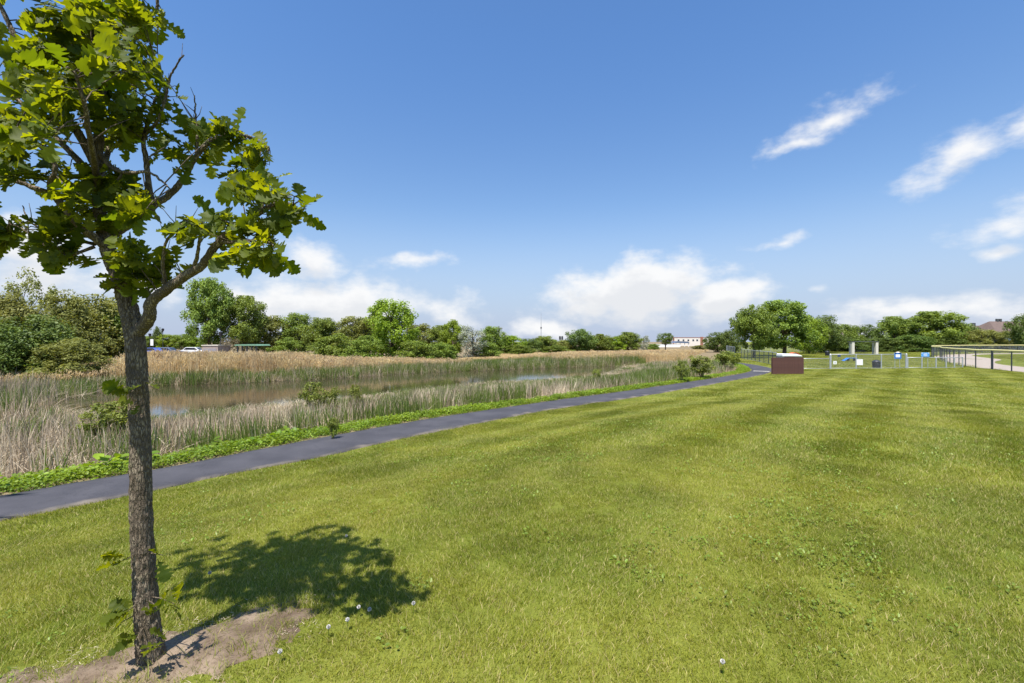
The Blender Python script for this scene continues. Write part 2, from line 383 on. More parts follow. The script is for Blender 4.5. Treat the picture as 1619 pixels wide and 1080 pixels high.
def scatter(name, pts, rot, scl, col, label, cat):
    n = len(pts); k = len(col.objects)
    me = bpy.data.meshes.new(name); me.vertices.add(n); me.vertices.foreach_set('co', np.asarray(pts, np.float32).ravel())
    a = me.attributes.new('rot', 'FLOAT_VECTOR', 'POINT'); a.data.foreach_set('vector', np.asarray(rot, np.float32).ravel())
    a = me.attributes.new('scl', 'FLOAT_VECTOR', 'POINT'); a.data.foreach_set('vector', np.asarray(scl, np.float32).ravel())
    a = me.attributes.new('idx', 'INT', 'POINT'); a.data.foreach_set('value', rng.integers(0, k, n).astype(np.int32))
    o = link(name, me, None, label=label, cat=cat, kind='stuff')
    g = bpy.data.node_groups.new(name + '_nodes', 'GeometryNodeTree')
    g.interface.new_socket('Geometry', in_out='INPUT', socket_type='NodeSocketGeometry'); g.interface.new_socket('Geometry', in_out='OUTPUT', socket_type='NodeSocketGeometry')
    N = g.nodes; L = g.links
    gi = N.new('NodeGroupInput'); go = N.new('NodeGroupOutput'); mp = N.new('GeometryNodeMeshToPoints'); ip = N.new('GeometryNodeInstanceOnPoints')
    ci = N.new('GeometryNodeCollectionInfo'); ci.inputs[0].default_value = col; ci.inputs['Separate Children'].default_value = True; ci.inputs['Reset Children'].default_value = True
    def attr(nm, ty): q = N.new('GeometryNodeInputNamedAttribute'); q.data_type = ty; q.inputs[0].default_value = nm; return q.outputs[0]
    er = N.new('FunctionNodeEulerToRotation'); L.new(attr('rot', 'FLOAT_VECTOR'), er.inputs[0])
    L.new(gi.outputs[0], mp.inputs[0]); L.new(mp.outputs[0], ip.inputs['Points']); L.new(ci.outputs[0], ip.inputs['Instance'])
    ip.inputs['Pick Instance'].default_value = True; L.new(attr('idx', 'INT'), ip.inputs['Instance Index'])
    L.new(er.outputs[0], ip.inputs['Rotation']); L.new(attr('scl', 'FLOAT_VECTOR'), ip.inputs['Scale']); L.new(ip.outputs[0], go.inputs[0])
    md = o.modifiers.new('scatter', 'NODES'); md.node_group = g
    return o
def jgrid(x0, x1, y0, y1, s, jit=.5):
    gx, gy = np.meshgrid(np.arange(x0, x1, s), np.arange(y0, y1, s))
    gx = gx.ravel() + (rng.random(gx.size) - .5) * s * 2 * jit; gy = gy.ravel() + (rng.random(gy.size) - .5) * s * 2 * jit
    return gx, gy
def in_view(x, y, margin=1.5):
    return (y > .5) & (np.abs(x) < 1.14 * y + margin)

# ------------------------------------------------------------------ the setting
def build_ground():
    def axis(lo, hi, c0, c1, st):
        a = list(np.arange(c0, c1 + 1e-6, st)); v = a[-1]; s = st
        while v < hi: s *= 1.045; v += s; a.append(v)
        v = a[0]; s = st; pre = []
        while v > lo: s *= 1.045; v -= s; pre.append(v)
        return np.array(pre[::-1] + a)
    xs = axis(-1800, 1800, -16, 14, .25); ys = axis(-60, 2600, -2, 26, .25)
    X, Y = np.meshgrid(xs, ys); x = X.ravel(); y = Y.ravel(); z = ground(x, y)
    nx, ny = len(xs), len(ys)
    i, j = np.meshgrid(np.arange(ny - 1), np.arange(nx - 1), indexing='ij')
    Q = np.stack([i * nx + j, i * nx + j + 1, (i + 1) * nx + j + 1, (i + 1) * nx + j], -1).reshape(-1, 4)
    marsh = np.clip(marsh_d(x, y) * 2 + .5, 0, 1) * (lawn_d(x, y) < 0)
    m = bpy.data.materials.new('ground'); m.use_nodes = True; t = NT(m.node_tree); b = t.n['Principled BSDF']
    ge = t.add('ShaderNodeNewGeometry'); P = ge.outputs['Position']
    at_ = t.add('ShaderNodeAttribute', attribute_name='marsh')
    g1 = t.mix(t.ramp(t.noise(P, .55, 3), .32, .68), (.105, .125, .018, 1), (.185, .195, .035, 1))
    g1 = t.mix(t.ramp(t.noise(P, 25, 4, .7), .35, .75, 0, .6), g1, (.09, .115, .010, 1))
    g1 = t.mix(t.ramp(t.noise(P, .16, 3), .58, .75, 0, .5), g1, (.26, .25, .07, 1))
    mud = t.mix(t.noise(P, 3, 6), (.10, .075, .045, 1), (.30, .235, .14, 1))
    t.put(b.inputs['Base Color'], t.mix(at_.outputs['Fac'], g1, mud)); b.inputs['Roughness'].default_value = .95; b.inputs['Specular IOR Level'].default_value = .1
    bp = t.add('ShaderNodeBump'); bp.inputs['Strength'].default_value = .6; bp.inputs['Distance'].default_value = .03
    t.put(bp.inputs['Height'], t.noise(P, 18, 6, .7)); t.put(b.inputs['Normal'], bp.outputs[0])
    link('ground', mesh('ground', np.stack([x, y, z], 1), Q, m, {'marsh': marsh}, True), kind='structure')
build_ground()

def build_path():
    n = 220
    def rs(P):
        d = np.concatenate([[0], np.cumsum(np.linalg.norm(np.diff(P, axis=0), axis=1))]); d /= d[-1]
        q = spline(P, 600); e = np.concatenate([[0], np.cumsum(np.linalg.norm(np.diff(q, axis=0), axis=1))]); e /= e[-1]
        s = np.linspace(0, 1, n) ** 1.5
        return np.stack([np.interp(s, e, q[:, 0]), np.interp(s, e, q[:, 1])], 1)
    a = rs(UPX[:-1]); b = rs(LOX[:-1]); k = 8
    jit = (fbm(np.arange(n) * .7, np.zeros(n), 5) - .5) * .12
    rows = []
    for i in range(k + 1):
        f = i / k; p = a * (1 - f) + b * f
        nrm = (b - a) / np.linalg.norm(b - a, axis=1)[:, None]
        p = p + nrm * (jit[:, None] * (f - .5) * 2)
        crown = .035 + .02 * (1 - (2 * f - 1) ** 2)
        rows.append(np.column_stack([p, np.full(n, crown)]))
    lo0 = rows[0].copy(); lo0[:, 2] = -.15; lo1 = rows[-1].copy(); lo1[:, 2] = -.15
    rows = [lo0] + rows + [lo1]; kk = len(rows)
    V = np.vstack(rows); i, j = np.meshgrid(np.arange(kk - 1), np.arange(n - 1), indexing='ij')
    Q = np.stack([i * n + j, (i + 1) * n + j, (i + 1) * n + j + 1, i * n + j + 1], -1).reshape(-1, 4)
    m = bpy.data.materials.new('asphalt'); m.use_nodes = True; t = NT(m.node_tree); bs = t.n['Principled BSDF']
    at_ = t.add('ShaderNodeAttribute', attribute_name='across'); ge = t.add('ShaderNodeNewGeometry'); P = ge.outputs['Position']
    c = t.mix(t.ramp(t.noise(P, 1.2, 4), .3, .7), (.042, .040, .046, 1), (.064, .061, .068, 1))
    c = t.mix(t.ramp(t.noise(P, 90, 3, .7), .5, .8, 0, .5), c, (.11, .11, .12, 1))
    edge = t.math('ADD', at_.outputs['Fac'], t.math('MULTIPLY', t.math('SUBTRACT', t.noise(P, 1.6, 5), .5), .55))
    c = t.mix(t.ramp(edge, .90, 1.12, 0, .6), c, (.28, .235, .18, 1))
    vo = t.add('ShaderNodeTexVoronoi', feature='DISTANCE_TO_EDGE'); vo.inputs['Scale'].default_value = .45
    wv = t.vmath('ADD', P, t.noise(P, 2.0, 4, .6, col=True)); t.put(vo.inputs['Vector'], wv)
    c = t.mix(t.ramp(vo.outputs['Distance'], .0, .012, .35, 0), c, (.03, .03, .035, 1))
    t.put(bs.inputs['Base Color'], c); bs.inputs['Roughness'].default_value = .8; bs.inputs['Specular IOR Level'].default_value = .35
    bp = t.add('ShaderNodeBump'); bp.inputs['Strength'].default_value = .35; bp.inputs['Distance'].default_value = .01
    t.put(bp.inputs['Height'], t.noise(P, 120, 3)); t.put(bs.inputs['Normal'], bp.outputs[0])
    ac = np.repeat(np.concatenate([[0], np.linspace(0, 1, k + 1), [1]]), n)
    link('path', mesh('path', V, Q, m, {'across': ac}, True), kind='structure')
    p0 = plane(1189, 587.5); p1 = plane(1220, 588.5); d = (p1 - p0) / np.linalg.norm(p1 - p0); q = np.array([-d[1], d[0]]) * .16
    p0 = p0 + d * .1; p1 = p1 - d * .15
    MB().raw([(*(p0 - q), .062), (*(p1 - q), .062), (*(p1 + q), .062), (*(p0 + q), .062), (*(p0 - q), .0), (*(p1 - q), .0), (*(p1 + q), .0), (*(p0 + q), .0)],
             [(0, 1, 2, 3), (0, 4, 5, 1), (1, 5, 6, 2), (2, 6, 7, 3), (3, 7, 4, 0)]).build('path_joint', M['concrete'], kind='structure')
build_path()

def build_water():
    c = POND.mean(0); P = c + (POND - c) * 1.0
    V = [(x, y, ZW) for x, y in P]
    # enlarge outward so the sheet runs into the bank
    n = len(P); out = []
    for i in range(n):
        t_ = P[(i + 1) % n] - P[i - 1]; nn = np.array([t_[1], -t_[0]]) / np.linalg.norm(t_)
        cand = P[i] + nn * .9
        out.append(cand if not inside(np.array([cand[0]]), np.array([cand[1]]), POND)[0] else P[i] - nn * .9)
    m = bpy.data.materials.new('pond_water'); m.use_nodes = True; t = NT(m.node_tree); b = t.n['Principled BSDF']
    b.inputs['Base Color'].default_value = (.040, .034, .020, 1); b.inputs['Roughness'].default_value = .035; b.inputs['IOR'].default_value = 1.33; b.inputs['Specular IOR Level'].default_value = .6
    ge = t.add('ShaderNodeNewGeometry'); mp = t.add('ShaderNodeMapping'); t.put(mp.inputs[0], ge.outputs['Position']); mp.inputs[3].default_value = (1, 2.2, 1)
    bp = t.add('ShaderNodeBump'); bp.inputs['Strength'].default_value = .05; bp.inputs['Distance'].default_value = .05
    t.put(bp.inputs['Height'], t.noise(mp.outputs[0], 2.2, 4)); t.put(b.inputs['Normal'], bp.outputs[0])
    MB().raw([(x, y, ZW) for x, y in out], [tuple(range(n))]).build('water', m, kind='structure')
build_water()

# bare soil round the young tree
TREE = at(240, 1052)
def soil_d(x, y):
    a = at(30, 1100)[:2]; b = at(330, 1035)[:2]; c = at(415, 985)[:2]
    q, _ = seg_dist(x, y, np.array([a, (a + TREE[:2]) / 2 + (-.02, -.03), b, c]))
    return q - (.17 + .34 * (fbm(x * 3, y * 3, 21, 3) - .5) + .24 * (fbm(x * 11, y * 11, 5, 3) - .5) + .12 * sstep(.9, .2, np.hypot(x - TREE[0] - .25, y - TREE[1] - .1)))
def build_soil():
    xs = np.arange(-4.2, -.2, .035); ys = np.arange(1.2, 4.4, .035); X, Y = np.meshgrid(xs, ys); x = X.ravel(); y = Y.ravel()
    d = soil_d(x, y); z = ground(x, y) + .012 + .025 * sstep(.0, -.25, d) * (.5 + fbm(x * 2.5, y * 2.5, 9)) + .025 * (fbm(x * 12, y * 12, 2) - .4) * sstep(.02, -.05, d) - .04 * sstep(-.02, .06, d)
    nx, ny = len(xs), len(ys); i, j = np.meshgrid(np.arange(ny - 1), np.arange(nx - 1), indexing='ij')
    Q = np.stack([i * nx + j, i * nx + j + 1, (i + 1) * nx + j + 1, (i + 1) * nx + j], -1).reshape(-1, 4)
    Q = Q[(d[Q] < .08).any(1)]
    u = np.unique(Q); mp_ = np.zeros(len(x), int); mp_[u] = np.arange(len(u))
    m = bpy.data.materials.new('bare_soil'); m.use_nodes = True; t = NT(m.node_tree); b = t.n['Principled BSDF']
    ge = t.add('ShaderNodeNewGeometry'); P = ge.outputs['Position']
    c = t.mix(t.ramp(t.noise(P, 3.5, 5), .35, .65), (.12, .085, .058, 1), (.27, .205, .145, 1))
    c = t.mix(t.ramp(t.noise(P, 45, 5, .7), .5, .72), c, (.08, .055, .035, 1))
    t.put(b.inputs['Base Color'], c); b.inputs['Roughness'].default_value = .95; b.inputs['Specular IOR Level'].default_value = .1
    bp = t.add('ShaderNodeBump'); bp.inputs['Strength'].default_value = .8; bp.inputs['Distance'].default_value = .012
    t.put(bp.inputs['Height'], t.noise(P, 60, 6, .7)); t.put(b.inputs['Normal'], bp.outputs[0])
    link('soil_patch', mesh('soil_patch', np.stack([x, y, z], 1)[u], mp_[Q], m, None, True), kind='structure')
build_soil()

# ball field track inside the yellow-capped fence
FENCE_BALL = np.array([(36.2, 28.5), (39, 33.2), (41.6, 37.8), (44, 43.4), (47.6, 48.8), (52, 54.5), (57.5, 61), (62.5, 66.5), (66.5, 72), (72.5, 78.5), (82, 87), (95, 94), (110, 98), (128, 100)])
def build_track():
    P = spline(FENCE_BALL, 90); T = np.gradient(P, axis=0); T /= np.linalg.norm(T, axis=1)[:, None]; Nn = np.stack([T[:, 1], -T[:, 0]], 1)
    w = 5.2 + 1.2 * np.sin(np.arange(90) * .15)
    V = np.vstack([np.column_stack([P + Nn * .35, np.full(90, .012)]), np.column_stack([P + Nn * w[:, None], np.full(90, .012)])])
    i = np.arange(89); Q = np.stack([i, i + 90, i + 91, i + 1], 1)
    link('gravel_track', mesh('gravel_track', V, Q, M['gravel']), kind='structure')
build_track()

# ------------------------------------------------------------------ lawn
DIRP = np.array([.655, .755])
def build_lawn():
    near = [patch('grass_near', [blades(620, .34, (.018, .052), (.0024, .0046), (.2, 1.0), .14, s)], M['grass']) for s in range(7)]
    mid = [patch('grass_mid', [blades(620, .62, (.03, .07), (.004, .008), (.15, .8), .34, 20 + s)], M['grass']) for s in range(6)]
    far = [patch('grass_far', [blades(520, 1.3, (.03, .075), (.010, .02), (.15, .7), .5, 40 + s, segs=1)], M['grass']) for s in range(5)]
    ang = math.atan2(DIRP[1], DIRP[0])
    def lay(col, x, y, lift):
        off = x * DIRP[1] - y * DIRP[0]
        stripe = np.sign(np.sin(off * math.pi / 1.05 + .6 * np.sin((x + y) * .05)))
        rz = np.where(stripe > 0, ang, ang + math.pi) + rng.normal(0, .55, len(x))
        z = ground(x, y); e = .15
        gx = (ground(x + e, y) - ground(x - e, y)) / (2 * e); gy = (ground(x, y + e) - ground(x, y - e)) / (2 * e)
        # tilt follows the slope in the patch's own frame
        rot = np.stack([gy, -gx, rz], 1)
        rot = np.stack([np.arctan(gy * np.cos(rz) - gx * np.sin(rz)), -np.arctan(gx * np.cos(rz) + gy * np.sin(rz)), rz], 1)
        s = rng.uniform(.85, 1.15, len(x)); hs = (.65 + .7 * fbm(x * .9, y * .9, 11, 3))
        return np.stack([x, y, z - lift], 1), rot, np.stack([s, s, s * hs], 1)
    def ok(x, y, gap):
        return in_view(x, y) & (lawn_d(x, y) > gap) & (soil_d(x, y) > -.02)
    x, y = jgrid(-9, 9, 1.2, 8.2, .2); k = ok(x, y, .0) & (np.hypot(x, y) < 8); P1 = lay(near, x[k], y[k], .006)
    x, y = jgrid(-20, 26, 4, 21, .34); k = ok(x, y, -.02) & (np.hypot(x, y) > 7.6) & (np.hypot(x, y) < 19); P2 = lay(mid, x[k], y[k], .008)
    x, y = jgrid(-20, 52, 10, 44, .72); fb = seg_dist(x, y, FENCE_BALL)[1]
    k = ok(x, y, .25) & (np.hypot(x, y) > 18) & (y < 41.4) & (fb < 0); P3 = lay(far, x[k], y[k], .01)
    x, y = jgrid(26, 140, 40, 125, 1.35); q, sd2 = seg_dist(x, y, FENCE_BALL)
    vf = [patch('grass_park', [blades(520, 2.5, (.04, .09), (.03, .06), (.2, .8), .3, 60 + q_, segs=1)], M['grass']) for q_ in range(4)]
    k = in_view(x, y) & (lawn_d(x, y) > 1.3) & ((sd2 < 0) | (q > 8)) & ((y > 42.5) | (sd2 > 0)); P4 = lay(vf, x[k], y[k], .01)
    scatter('park_grass', *P4, srcs('grass_park', vf), 'mown grass inside the dog park and the ball field', 'grass')
    scatter('lawn_grass', *P1, srcs('grass_near', near), 'short mown lawn grass close to the young oak', 'grass')
    scatter('lawn_grass', *P2, srcs('grass_mid', mid), 'short mown lawn grass along the asphalt path', 'grass')
    scatter('lawn_grass', *P3, srcs('grass_far', far), 'short mown striped grass before the dog park fence', 'grass')
    wd = [patch('weed', [leaf_patch(14, .22, (.010, .045), (.015, .036), s, .62, .35)], M['weed']) for s in range(6)]
    n = 3600; x = rng.uniform(-5, 9, n); y = rng.uniform(1.7, 11, n)
    dens = sstep(.50, .66, fbm(x * .55, y * .55, 31, 3)) * .8 + sstep(.45, .7, fbm(x * 1.7, y * 1.7, 8, 2)) * .25
    k = ok(x, y, .2) & (rng.random(n) < dens * np.where(x > 0, 1, .35)); x = x[k]; y = y[k]
    s = rng.uniform(.6, 1.25, len(x))
    scatter('lawn_weeds', np.stack([x, y, ground(x, y)], 1), np.stack([0 * x, 0 * x, rng.random(len(x)) * 6.28], 1), np.stack([s, s, s], 1), srcs('weed', wd), 'low broad-leaved clover and plantain in the lawn', 'weeds')
    # sparse tufts and straw on the bare soil
    st = [patch('tuft', [blades(26, .12, (.03, .10), (.002, .004), (.3, 1.0), 0, 70 + s)], M['grass']) for s in range(3)] + [patch('litter', [blades(16, .2, (.008, .02), (.002, .006), (1.5, 4), 0, 80 + s, segs=1)], M['reed_dry']) for s in range(3)]
    x = rng.uniform(-4, -.6, 4200); y = rng.uniform(1.5, 4, 4200); d = soil_d(x, y)
    k = (d < .06) & (rng.random(4200) < .25 + .75 * sstep(.45, .6, fbm(x * 4, y * 4, 61, 2))); x = x[k]; y = y[k]; s = rng.uniform(.5, 1.1, len(x))
    scatter('soil_litter', np.stack([x, y, ground(x, y) + .02], 1), np.stack([0 * x, 0 * x, rng.random(len(x)) * 6.28], 1), np.stack([s, s, s], 1), srcs('tuft', st), 'dry litter and thin grass tufts on the bare soil', 'litter')
build_lawn()

def build_dandelions():
    for q, (px, py, w) in enumerate([(518, 1009, 'nearest the soil patch'), (548, 996, 'just right of the soil patch'), (583, 984, 'below the tree shadow, right of its neighbours'), (566, 977, 'topmost of four below the tree shadow'),
                                     (1143, 1071, 'alone at the bottom edge of the lawn'), (330, 915, 'left of the tree shadow'), (441, 1052, 'low beside the soil patch'),
                                     (547, 858, 'in the far part of the tree shadow'), (653, 973, 'in open lawn right of the tree shadow')]):
        p = at(px, py + 4); t = thing('dandelion', 'white dandelion seed head ' + w, 'dandelion', p, 0, 'dandelion seed heads in the lawn')
        h = rng.uniform(.045, .07)
        MB().tube([(0, 0, -.01), (.004, .003, h * .5), (.002, .008, h)], .0018, 5).build('stem', M['weed'], t)
        r = np.random.default_rng(q); n = 140; d = r.normal(size=(n, 3)); d /= np.linalg.norm(d, axis=1)[:, None]
        s = np.cross(d, r.normal(size=(n, 3))); s /= np.linalg.norm(s, axis=1)[:, None]; u = np.cross(d, s); R0 = .011
        c = np.array([.002, .008, h + .008])
        V = np.stack([c + d * .003, c + d * R0 + s * .0035, c + d * R0 * 1.1 + u * .0035, c + d * R0 - s * .0035], 1).reshape(-1, 3)
        o = np.arange(n)[:, None] * 4
        link('seed_head', mesh('seed_head', V, np.hstack([o, o + 1, o + 2, o + 3]), M['fluff']), t)
build_dandelions()

# ------------------------------------------------------------------ marsh growth
def build_marsh():
    g = [patch('green_reed', [blades(30, .6, (.5, 1.05), (.014, .028), (.03, .28), 0, 100 + s, True, 3)], M['reed_green']) for s in range(5)]
    d = [patch('dry_reed', [blades(20, .6, (.45, 1.15), (.012, .026), (.04, .4), .05, 120 + s, True, 3), blades(14, .7, (.35, .9), (.012, .024), (.8, 2.2), 0, 140 + s, True, 3)], M['reed_dry']) for s in range(6)]
    tn = []
    for s in range(6):
        r = np.random.default_rng(160 + s)
        a = blades(34, .8, (.75, 1.0), (.012, .022), (.02, .12), .05, 160 + s, True, 3)
        tips = a[0].reshape(-1, 7, 3)[:, 6]; n = len(tips); pl = []
        for q in range(5):
            b = leaf_patch(n, .01, (0, .01), (.05, .10), 170 + s * 7 + q, .22, 1.1); v = b[0].reshape(n, 6, 3) + (tips - [0, 0, .02 * q + .01])[:, None]; pl.append((v.reshape(-1, 3), b[1], b[2], b[3]))
        lv = leaf_patch(26, .8, (.25, .8), (.15, .3), 190 + s, .07, 1.1)
        tn.append(patch('tan_reed', [a, lv] + pl, M['reed_tan']))
    def put(name, col, x, y, h, wd, label, cat):
        n = len(x); s = rng.uniform(.8, 1.2, n)
        z = ground(x, y) - .03
        scatter(name, np.stack([x, y, z], 1), np.stack([rng.normal(0, .06, n), rng.normal(0, .06, n), rng.random(n) * 6.28], 1),
                np.stack([s * wd, s * wd, s * h], 1), srcs(name, col), label, cat)
    # near bank, between the path and the water; also the marsh at the left
    x, y = jgrid(-62, 30, 5, 62, .42); md = marsh_d(x, y); p = pond_sd(x, y)
    k = (md > 1.25 + .5 * fbm(x * .5, y * .5, 3, 2)) & in_view(x, y, 3) & (p > -.15); x, y, md, p = x[k], y[k], md[k], p[k]
    # which side of the pond: the near bank and left marsh, or the far bank
    farshore = POND[:10]; fx = np.interp(x, farshore[:, 0], farshore[:, 1]); pxx = 809.5 + F * x / y
    near = (y < fx - 1) | ((x < POND[0][0] - .5) & (y < 25.5 + .12 * (-x - 24)))
    px_near_h = np.where(x < POND[22][0] - 1.0, 1.15, np.interp(p, [0, 1.5, 6], [.42, .55, .92]))
    sl = np.interp(pxx, [70, 106, 160, 235, 296, 400, 480, 573, 672, 758, 837, 880, 936, 985, 1030], [641, 645, 651, 657, 652, 641, 634, 625, 615, 606, 602, 599.5, 596, 590, 570])
    allow = CAMZ - (sl - HZ) / F * y - ground(x, y)
    px_near_h = np.where((pxx > 85), np.minimum(px_near_h, np.clip(allow, .3, 2)), px_near_h)
    hN = px_near_h * (.75 + .5 * fbm(x * .6, y * .6, 12, 2))
    green = fbm(x * .33 + 7, y * .33, 41, 3) + .10 * sstep(5, 1.5, md) - np.where(pxx < 150, .10, 0)
    r = rng.random(len(x))
    wet = p < .1
    thin = rng.random(len(x)) < np.where(wet, .25, .93)
    kg = near & (r < sstep(.36, .62, green) * .8 + .1) & thin
    put('cattail_leaves', g, x[kg], y[kg], hN[kg] * 1.08, 1.0, 'green cattail blades between the path and the pond', 'reeds')
    kd = near & (r > sstep(.40, .70, green) * .75) & thin
    put('dry_reeds', d, x[kd], y[kd], hN[kd], 1.0, 'bleached broken dry reeds between the path and the pond', 'reeds')
    # far bank: green fringe at the water, tall tan reeds behind
    f = ~near
    kg = f & (p < 3.4 + 1.5 * fbm(x * .2, y * .2, 6, 2)) & (r < .85)
    hF = np.interp(x, [-30, -10, 10], [.95, 1.0, 1.15]) * (.8 + .4 * fbm(x * .4, y * .4, 3, 2))
    put('cattail_fringe', g, x[kg], y[kg], hF[kg], 1.2, 'green cattail fringe along the far shore', 'reeds')
    kd = f & (p < 2.6) & (r > .45)
    put('dry_fringe', d, x[kd], y[kd], hF[kd] * .95, 1.2, 'bleached dry reeds along the far shore', 'reeds')
    x, y = jgrid(-75, 75, 25, 120, .75); md = marsh_d(x, y); p = pond_sd(x, y); fx = np.interp(x, farshore[:, 0], farshore[:, 1]); pxx = 809.5 + F * x / y
    k = (md > 4) & in_view(x, y, 3) & (p > 2.2) & (y > fx + 1.5) & ~((x < POND[0][0] - .5) & (y < 27 + .12 * (-x - 24))) & ((y < 62) | (x > -6)) & ((y > 62) | (rng.random(len(x)) < 1)); x, y, p, pxx = x[k], y[k], p[k], pxx[k]
    h = np.interp(pxx, [0, 120, 210, 440, 520, 700, 800, 900, 1150], [1.3, 1.6, 2.5, 2.4, 1.95, 1.65, 1.15, 1.25, 1.0]) * (.9 + .25 * fbm(x * .25, y * .25, 19, 2)) * np.interp(p, [2, 5], [.75, 1])
    top_px = np.interp(pxx, [0, 150, 205, 460, 480, 520, 700, 800, 900, 1150], [590, 575, 555, 556, 558, 562, 566, 562, 555, 552.5])
    h = np.minimum(h, np.clip(CAMZ - (top_px - HZ) / F * y - ground(x, y), .5, 3) * (.74 + .18 * rng.random(len(x))))
    gx = (pxx > 690) & (y < 62) & (fbm(x * .12, y * .12, 77, 2) > .42)
    put('phragmites_reeds', tn, x[~gx], y[~gx], h[~gx], 1.3, 'tall tan plumed reeds behind the pond', 'reeds')
    put('far_cattails', g, x[gx], y[gx], h[gx] * .85, 1.6, 'broad green cattail stand behind the right end of the pond', 'reeds')
    # leafy verge along the far side of the path
    vg = [patch('verge', [leaf_patch(70, .5, (.02, .17), (.03, .08), 220 + s, .7, .2), blades(40, .5, (.08, .22), (.004, .008), (.2, .8), 0, 230 + s)], M['verge']) for s in range(6)]
    x, y = jgrid(-16, 34, 3, 58, .22); md = marsh_d(x, y); k = (md > .12) & (md < 1.15 + .7 * (fbm(x * .6, y * .6, 51, 2) - .4) + np.interp(x, [-8, -3, 0], [.35, .2, -.25])) & in_view(x, y); x, y, md = x[k], y[k], md[k]
    s = rng.uniform(.7, 1.2, len(x)) * np.interp(md, [.1, .5], [.55, 1])
    scatter('verge_plants', np.stack([x, y, ground(x, y) - .01], 1), np.stack([0 * x, 0 * x, rng.random(len(x)) * 6.28], 1), np.stack([s, s, s], 1), srcs('verge', vg), 'bright green leafy weeds along the far edge of the path', 'weeds')
    bd = [patch('burdock', [leaf_patch(9, .3, (.10, .26), (.12, .22), 260 + s, .75, .15)], M['verge']) for s in range(4)]
    n = 170; x = rng.uniform(-10, -2.5, n); y = rng.uniform(5, 13, n); md = marsh_d(x, y); k = (md > .5) & (md < 1.5) & (rng.random(n) < .6); x, y = x[k], y[k]; s = rng.uniform(.6, 1.1, len(x))
    scatter('burdock_leaves', np.stack([x, y, ground(x, y)], 1), np.stack([0 * x, 0 * x, rng.random(len(x)) * 6.28], 1), np.stack([s, s, s], 1), srcs('burdock', bd), 'large burdock leaves in the path verge at left', 'weeds')
    # brown mulch under the young shrubs at the bend
build_marsh()

# ------------------------------------------------------------------ trees
def crown(seed, clumps=90, per=90, leaf=.032, shape='round', zb=.22, rc=(.07, .13), aspect=1.0, droop=0.0, rough=.35):
    """unit crown: width 1, height 1 including the trunk"""
    r = np.random.default_rng(seed); Cs = []; k1, k2, k3 = r.random(3) * 6.28
    while len(Cs) < clumps:
        z = r.random(); a = r.random() * 6.283
        if shape == 'round': pr = math.sqrt(max(0, 1 - (2 * z - 1) ** 2)) ** .8
        elif shape == 'bush': pr = math.sqrt(max(0, 1 - z ** 2.2)) * (.85 + .15 * min(1, z * 4))
        elif shape == 'cone': pr = (1 - z) ** .75
        elif shape == 'flat': pr = math.sqrt(max(0, 1 - (2 * z - 1) ** 2)) * (.6 + .6 * z)
        else: pr = 1
        lob = 1 - rough + rough * (.5 + .5 * math.sin(3 * a + k1 + 4 * z) * math.cos(2 * a + k2 - 5 * z + k3)) * 1.6
        q = r.random() ** .42 * pr * lob
        if r.random() > pr + .1: continue
        Cs.append((math.cos(a) * q * .42, math.sin(a) * q * .42, zb + (1 - zb - .04) * z))
    Cs = np.array(Cs); rr = r.uniform(rc[0], rc[1], clumps)
    d = r.normal(size=(clumps, per, 3)); d /= np.linalg.norm(d, axis=2)[:, :, None]
    pos = Cs[:, None] + d * (rr[:, None] * r.random((clumps, per)) ** .45)[:, :, None] * (1, 1, aspect)
    pos[:, :, 2] -= droop * (d[:, :, 0] ** 2 + d[:, :, 1] ** 2) * rr[:, None]
    pos[:, :, 2] = np.clip(pos[:, :, 2], .01, 1.0)
    pos = pos.reshape(-1, 3); d = d.reshape(-1, 3); n = len(pos)
    nr = d * .6 + (0, 0, .5) + r.normal(0, .5, (n, 3)); nr /= np.linalg.norm(nr, axis=1)[:, None]
    u = np.cross(nr, r.normal(size=(n, 3))); 
    if droop: u = u * .4 + (0, 0, -droop * .6)
    u -= nr * (u * nr).sum(1)[:, None]; u /= np.linalg.norm(u, axis=1)[:, None] + 1e-9; w = np.cross(nr, u)
    s = (leaf * r.uniform(.6, 1.25, n))[:, None]; wf = .62 if not droop else .34
    V = np.stack([pos - u * s * .5, pos + w * s * wf * .5 - nr * s * .12, pos + u * s * .5, pos - w * s * wf * .5 - nr * s * .12], 1).reshape(-1, 3)
    o = np.arange(n)[:, None] * 4
    rn = np.repeat(np.clip(np.repeat(r.random(clumps), per) * .55 + r.random(n) * .45, 0, 1), 4)
    return V, np.hstack([o, o + 1, o + 2, o + 3]), rn, Cs
def trunkmesh(seed, Cs, zb, tr=.028, bush=False):
    r = np.random.default_rng(seed); mb = MB(); top = .82
    if bush:
        for i in range(5):
            a = r.random() * 6.28; c = Cs[r.integers(len(Cs))]; mb.tube([(math.cos(a) * .03, math.sin(a) * .03, -.02), (c[0] * .4, c[1] * .4, c[2] * .5), tuple(c)], [tr, tr * .7, tr * .2], 5)
    else:
        mb.tube([(0, 0, -.02), (.004, .0, .03), (.0, .006, zb), (.01, 0, .55), (0, .01, top)], [tr * 1.5, tr * 1.1, tr, tr * .6, tr * .15], 8)
        for i in r.choice(len(Cs), min(16, len(Cs)), False):
            c = Cs[i]; z0 = max(zb * .9, c[2] * .6 - .02); q = np.array([0, 0, min(z0, top)])
            mb.tube([q, q * .5 + np.array(c) * .5 + (0, 0, .02), c], [tr * .5, tr * .3, tr * .08], 5)
    me = bpy.data.meshes.new('trunk'); me.from_pydata(mb.v, [], mb.f); me.materials.append(M['bark']); me.update(); return me
PROTO = {}
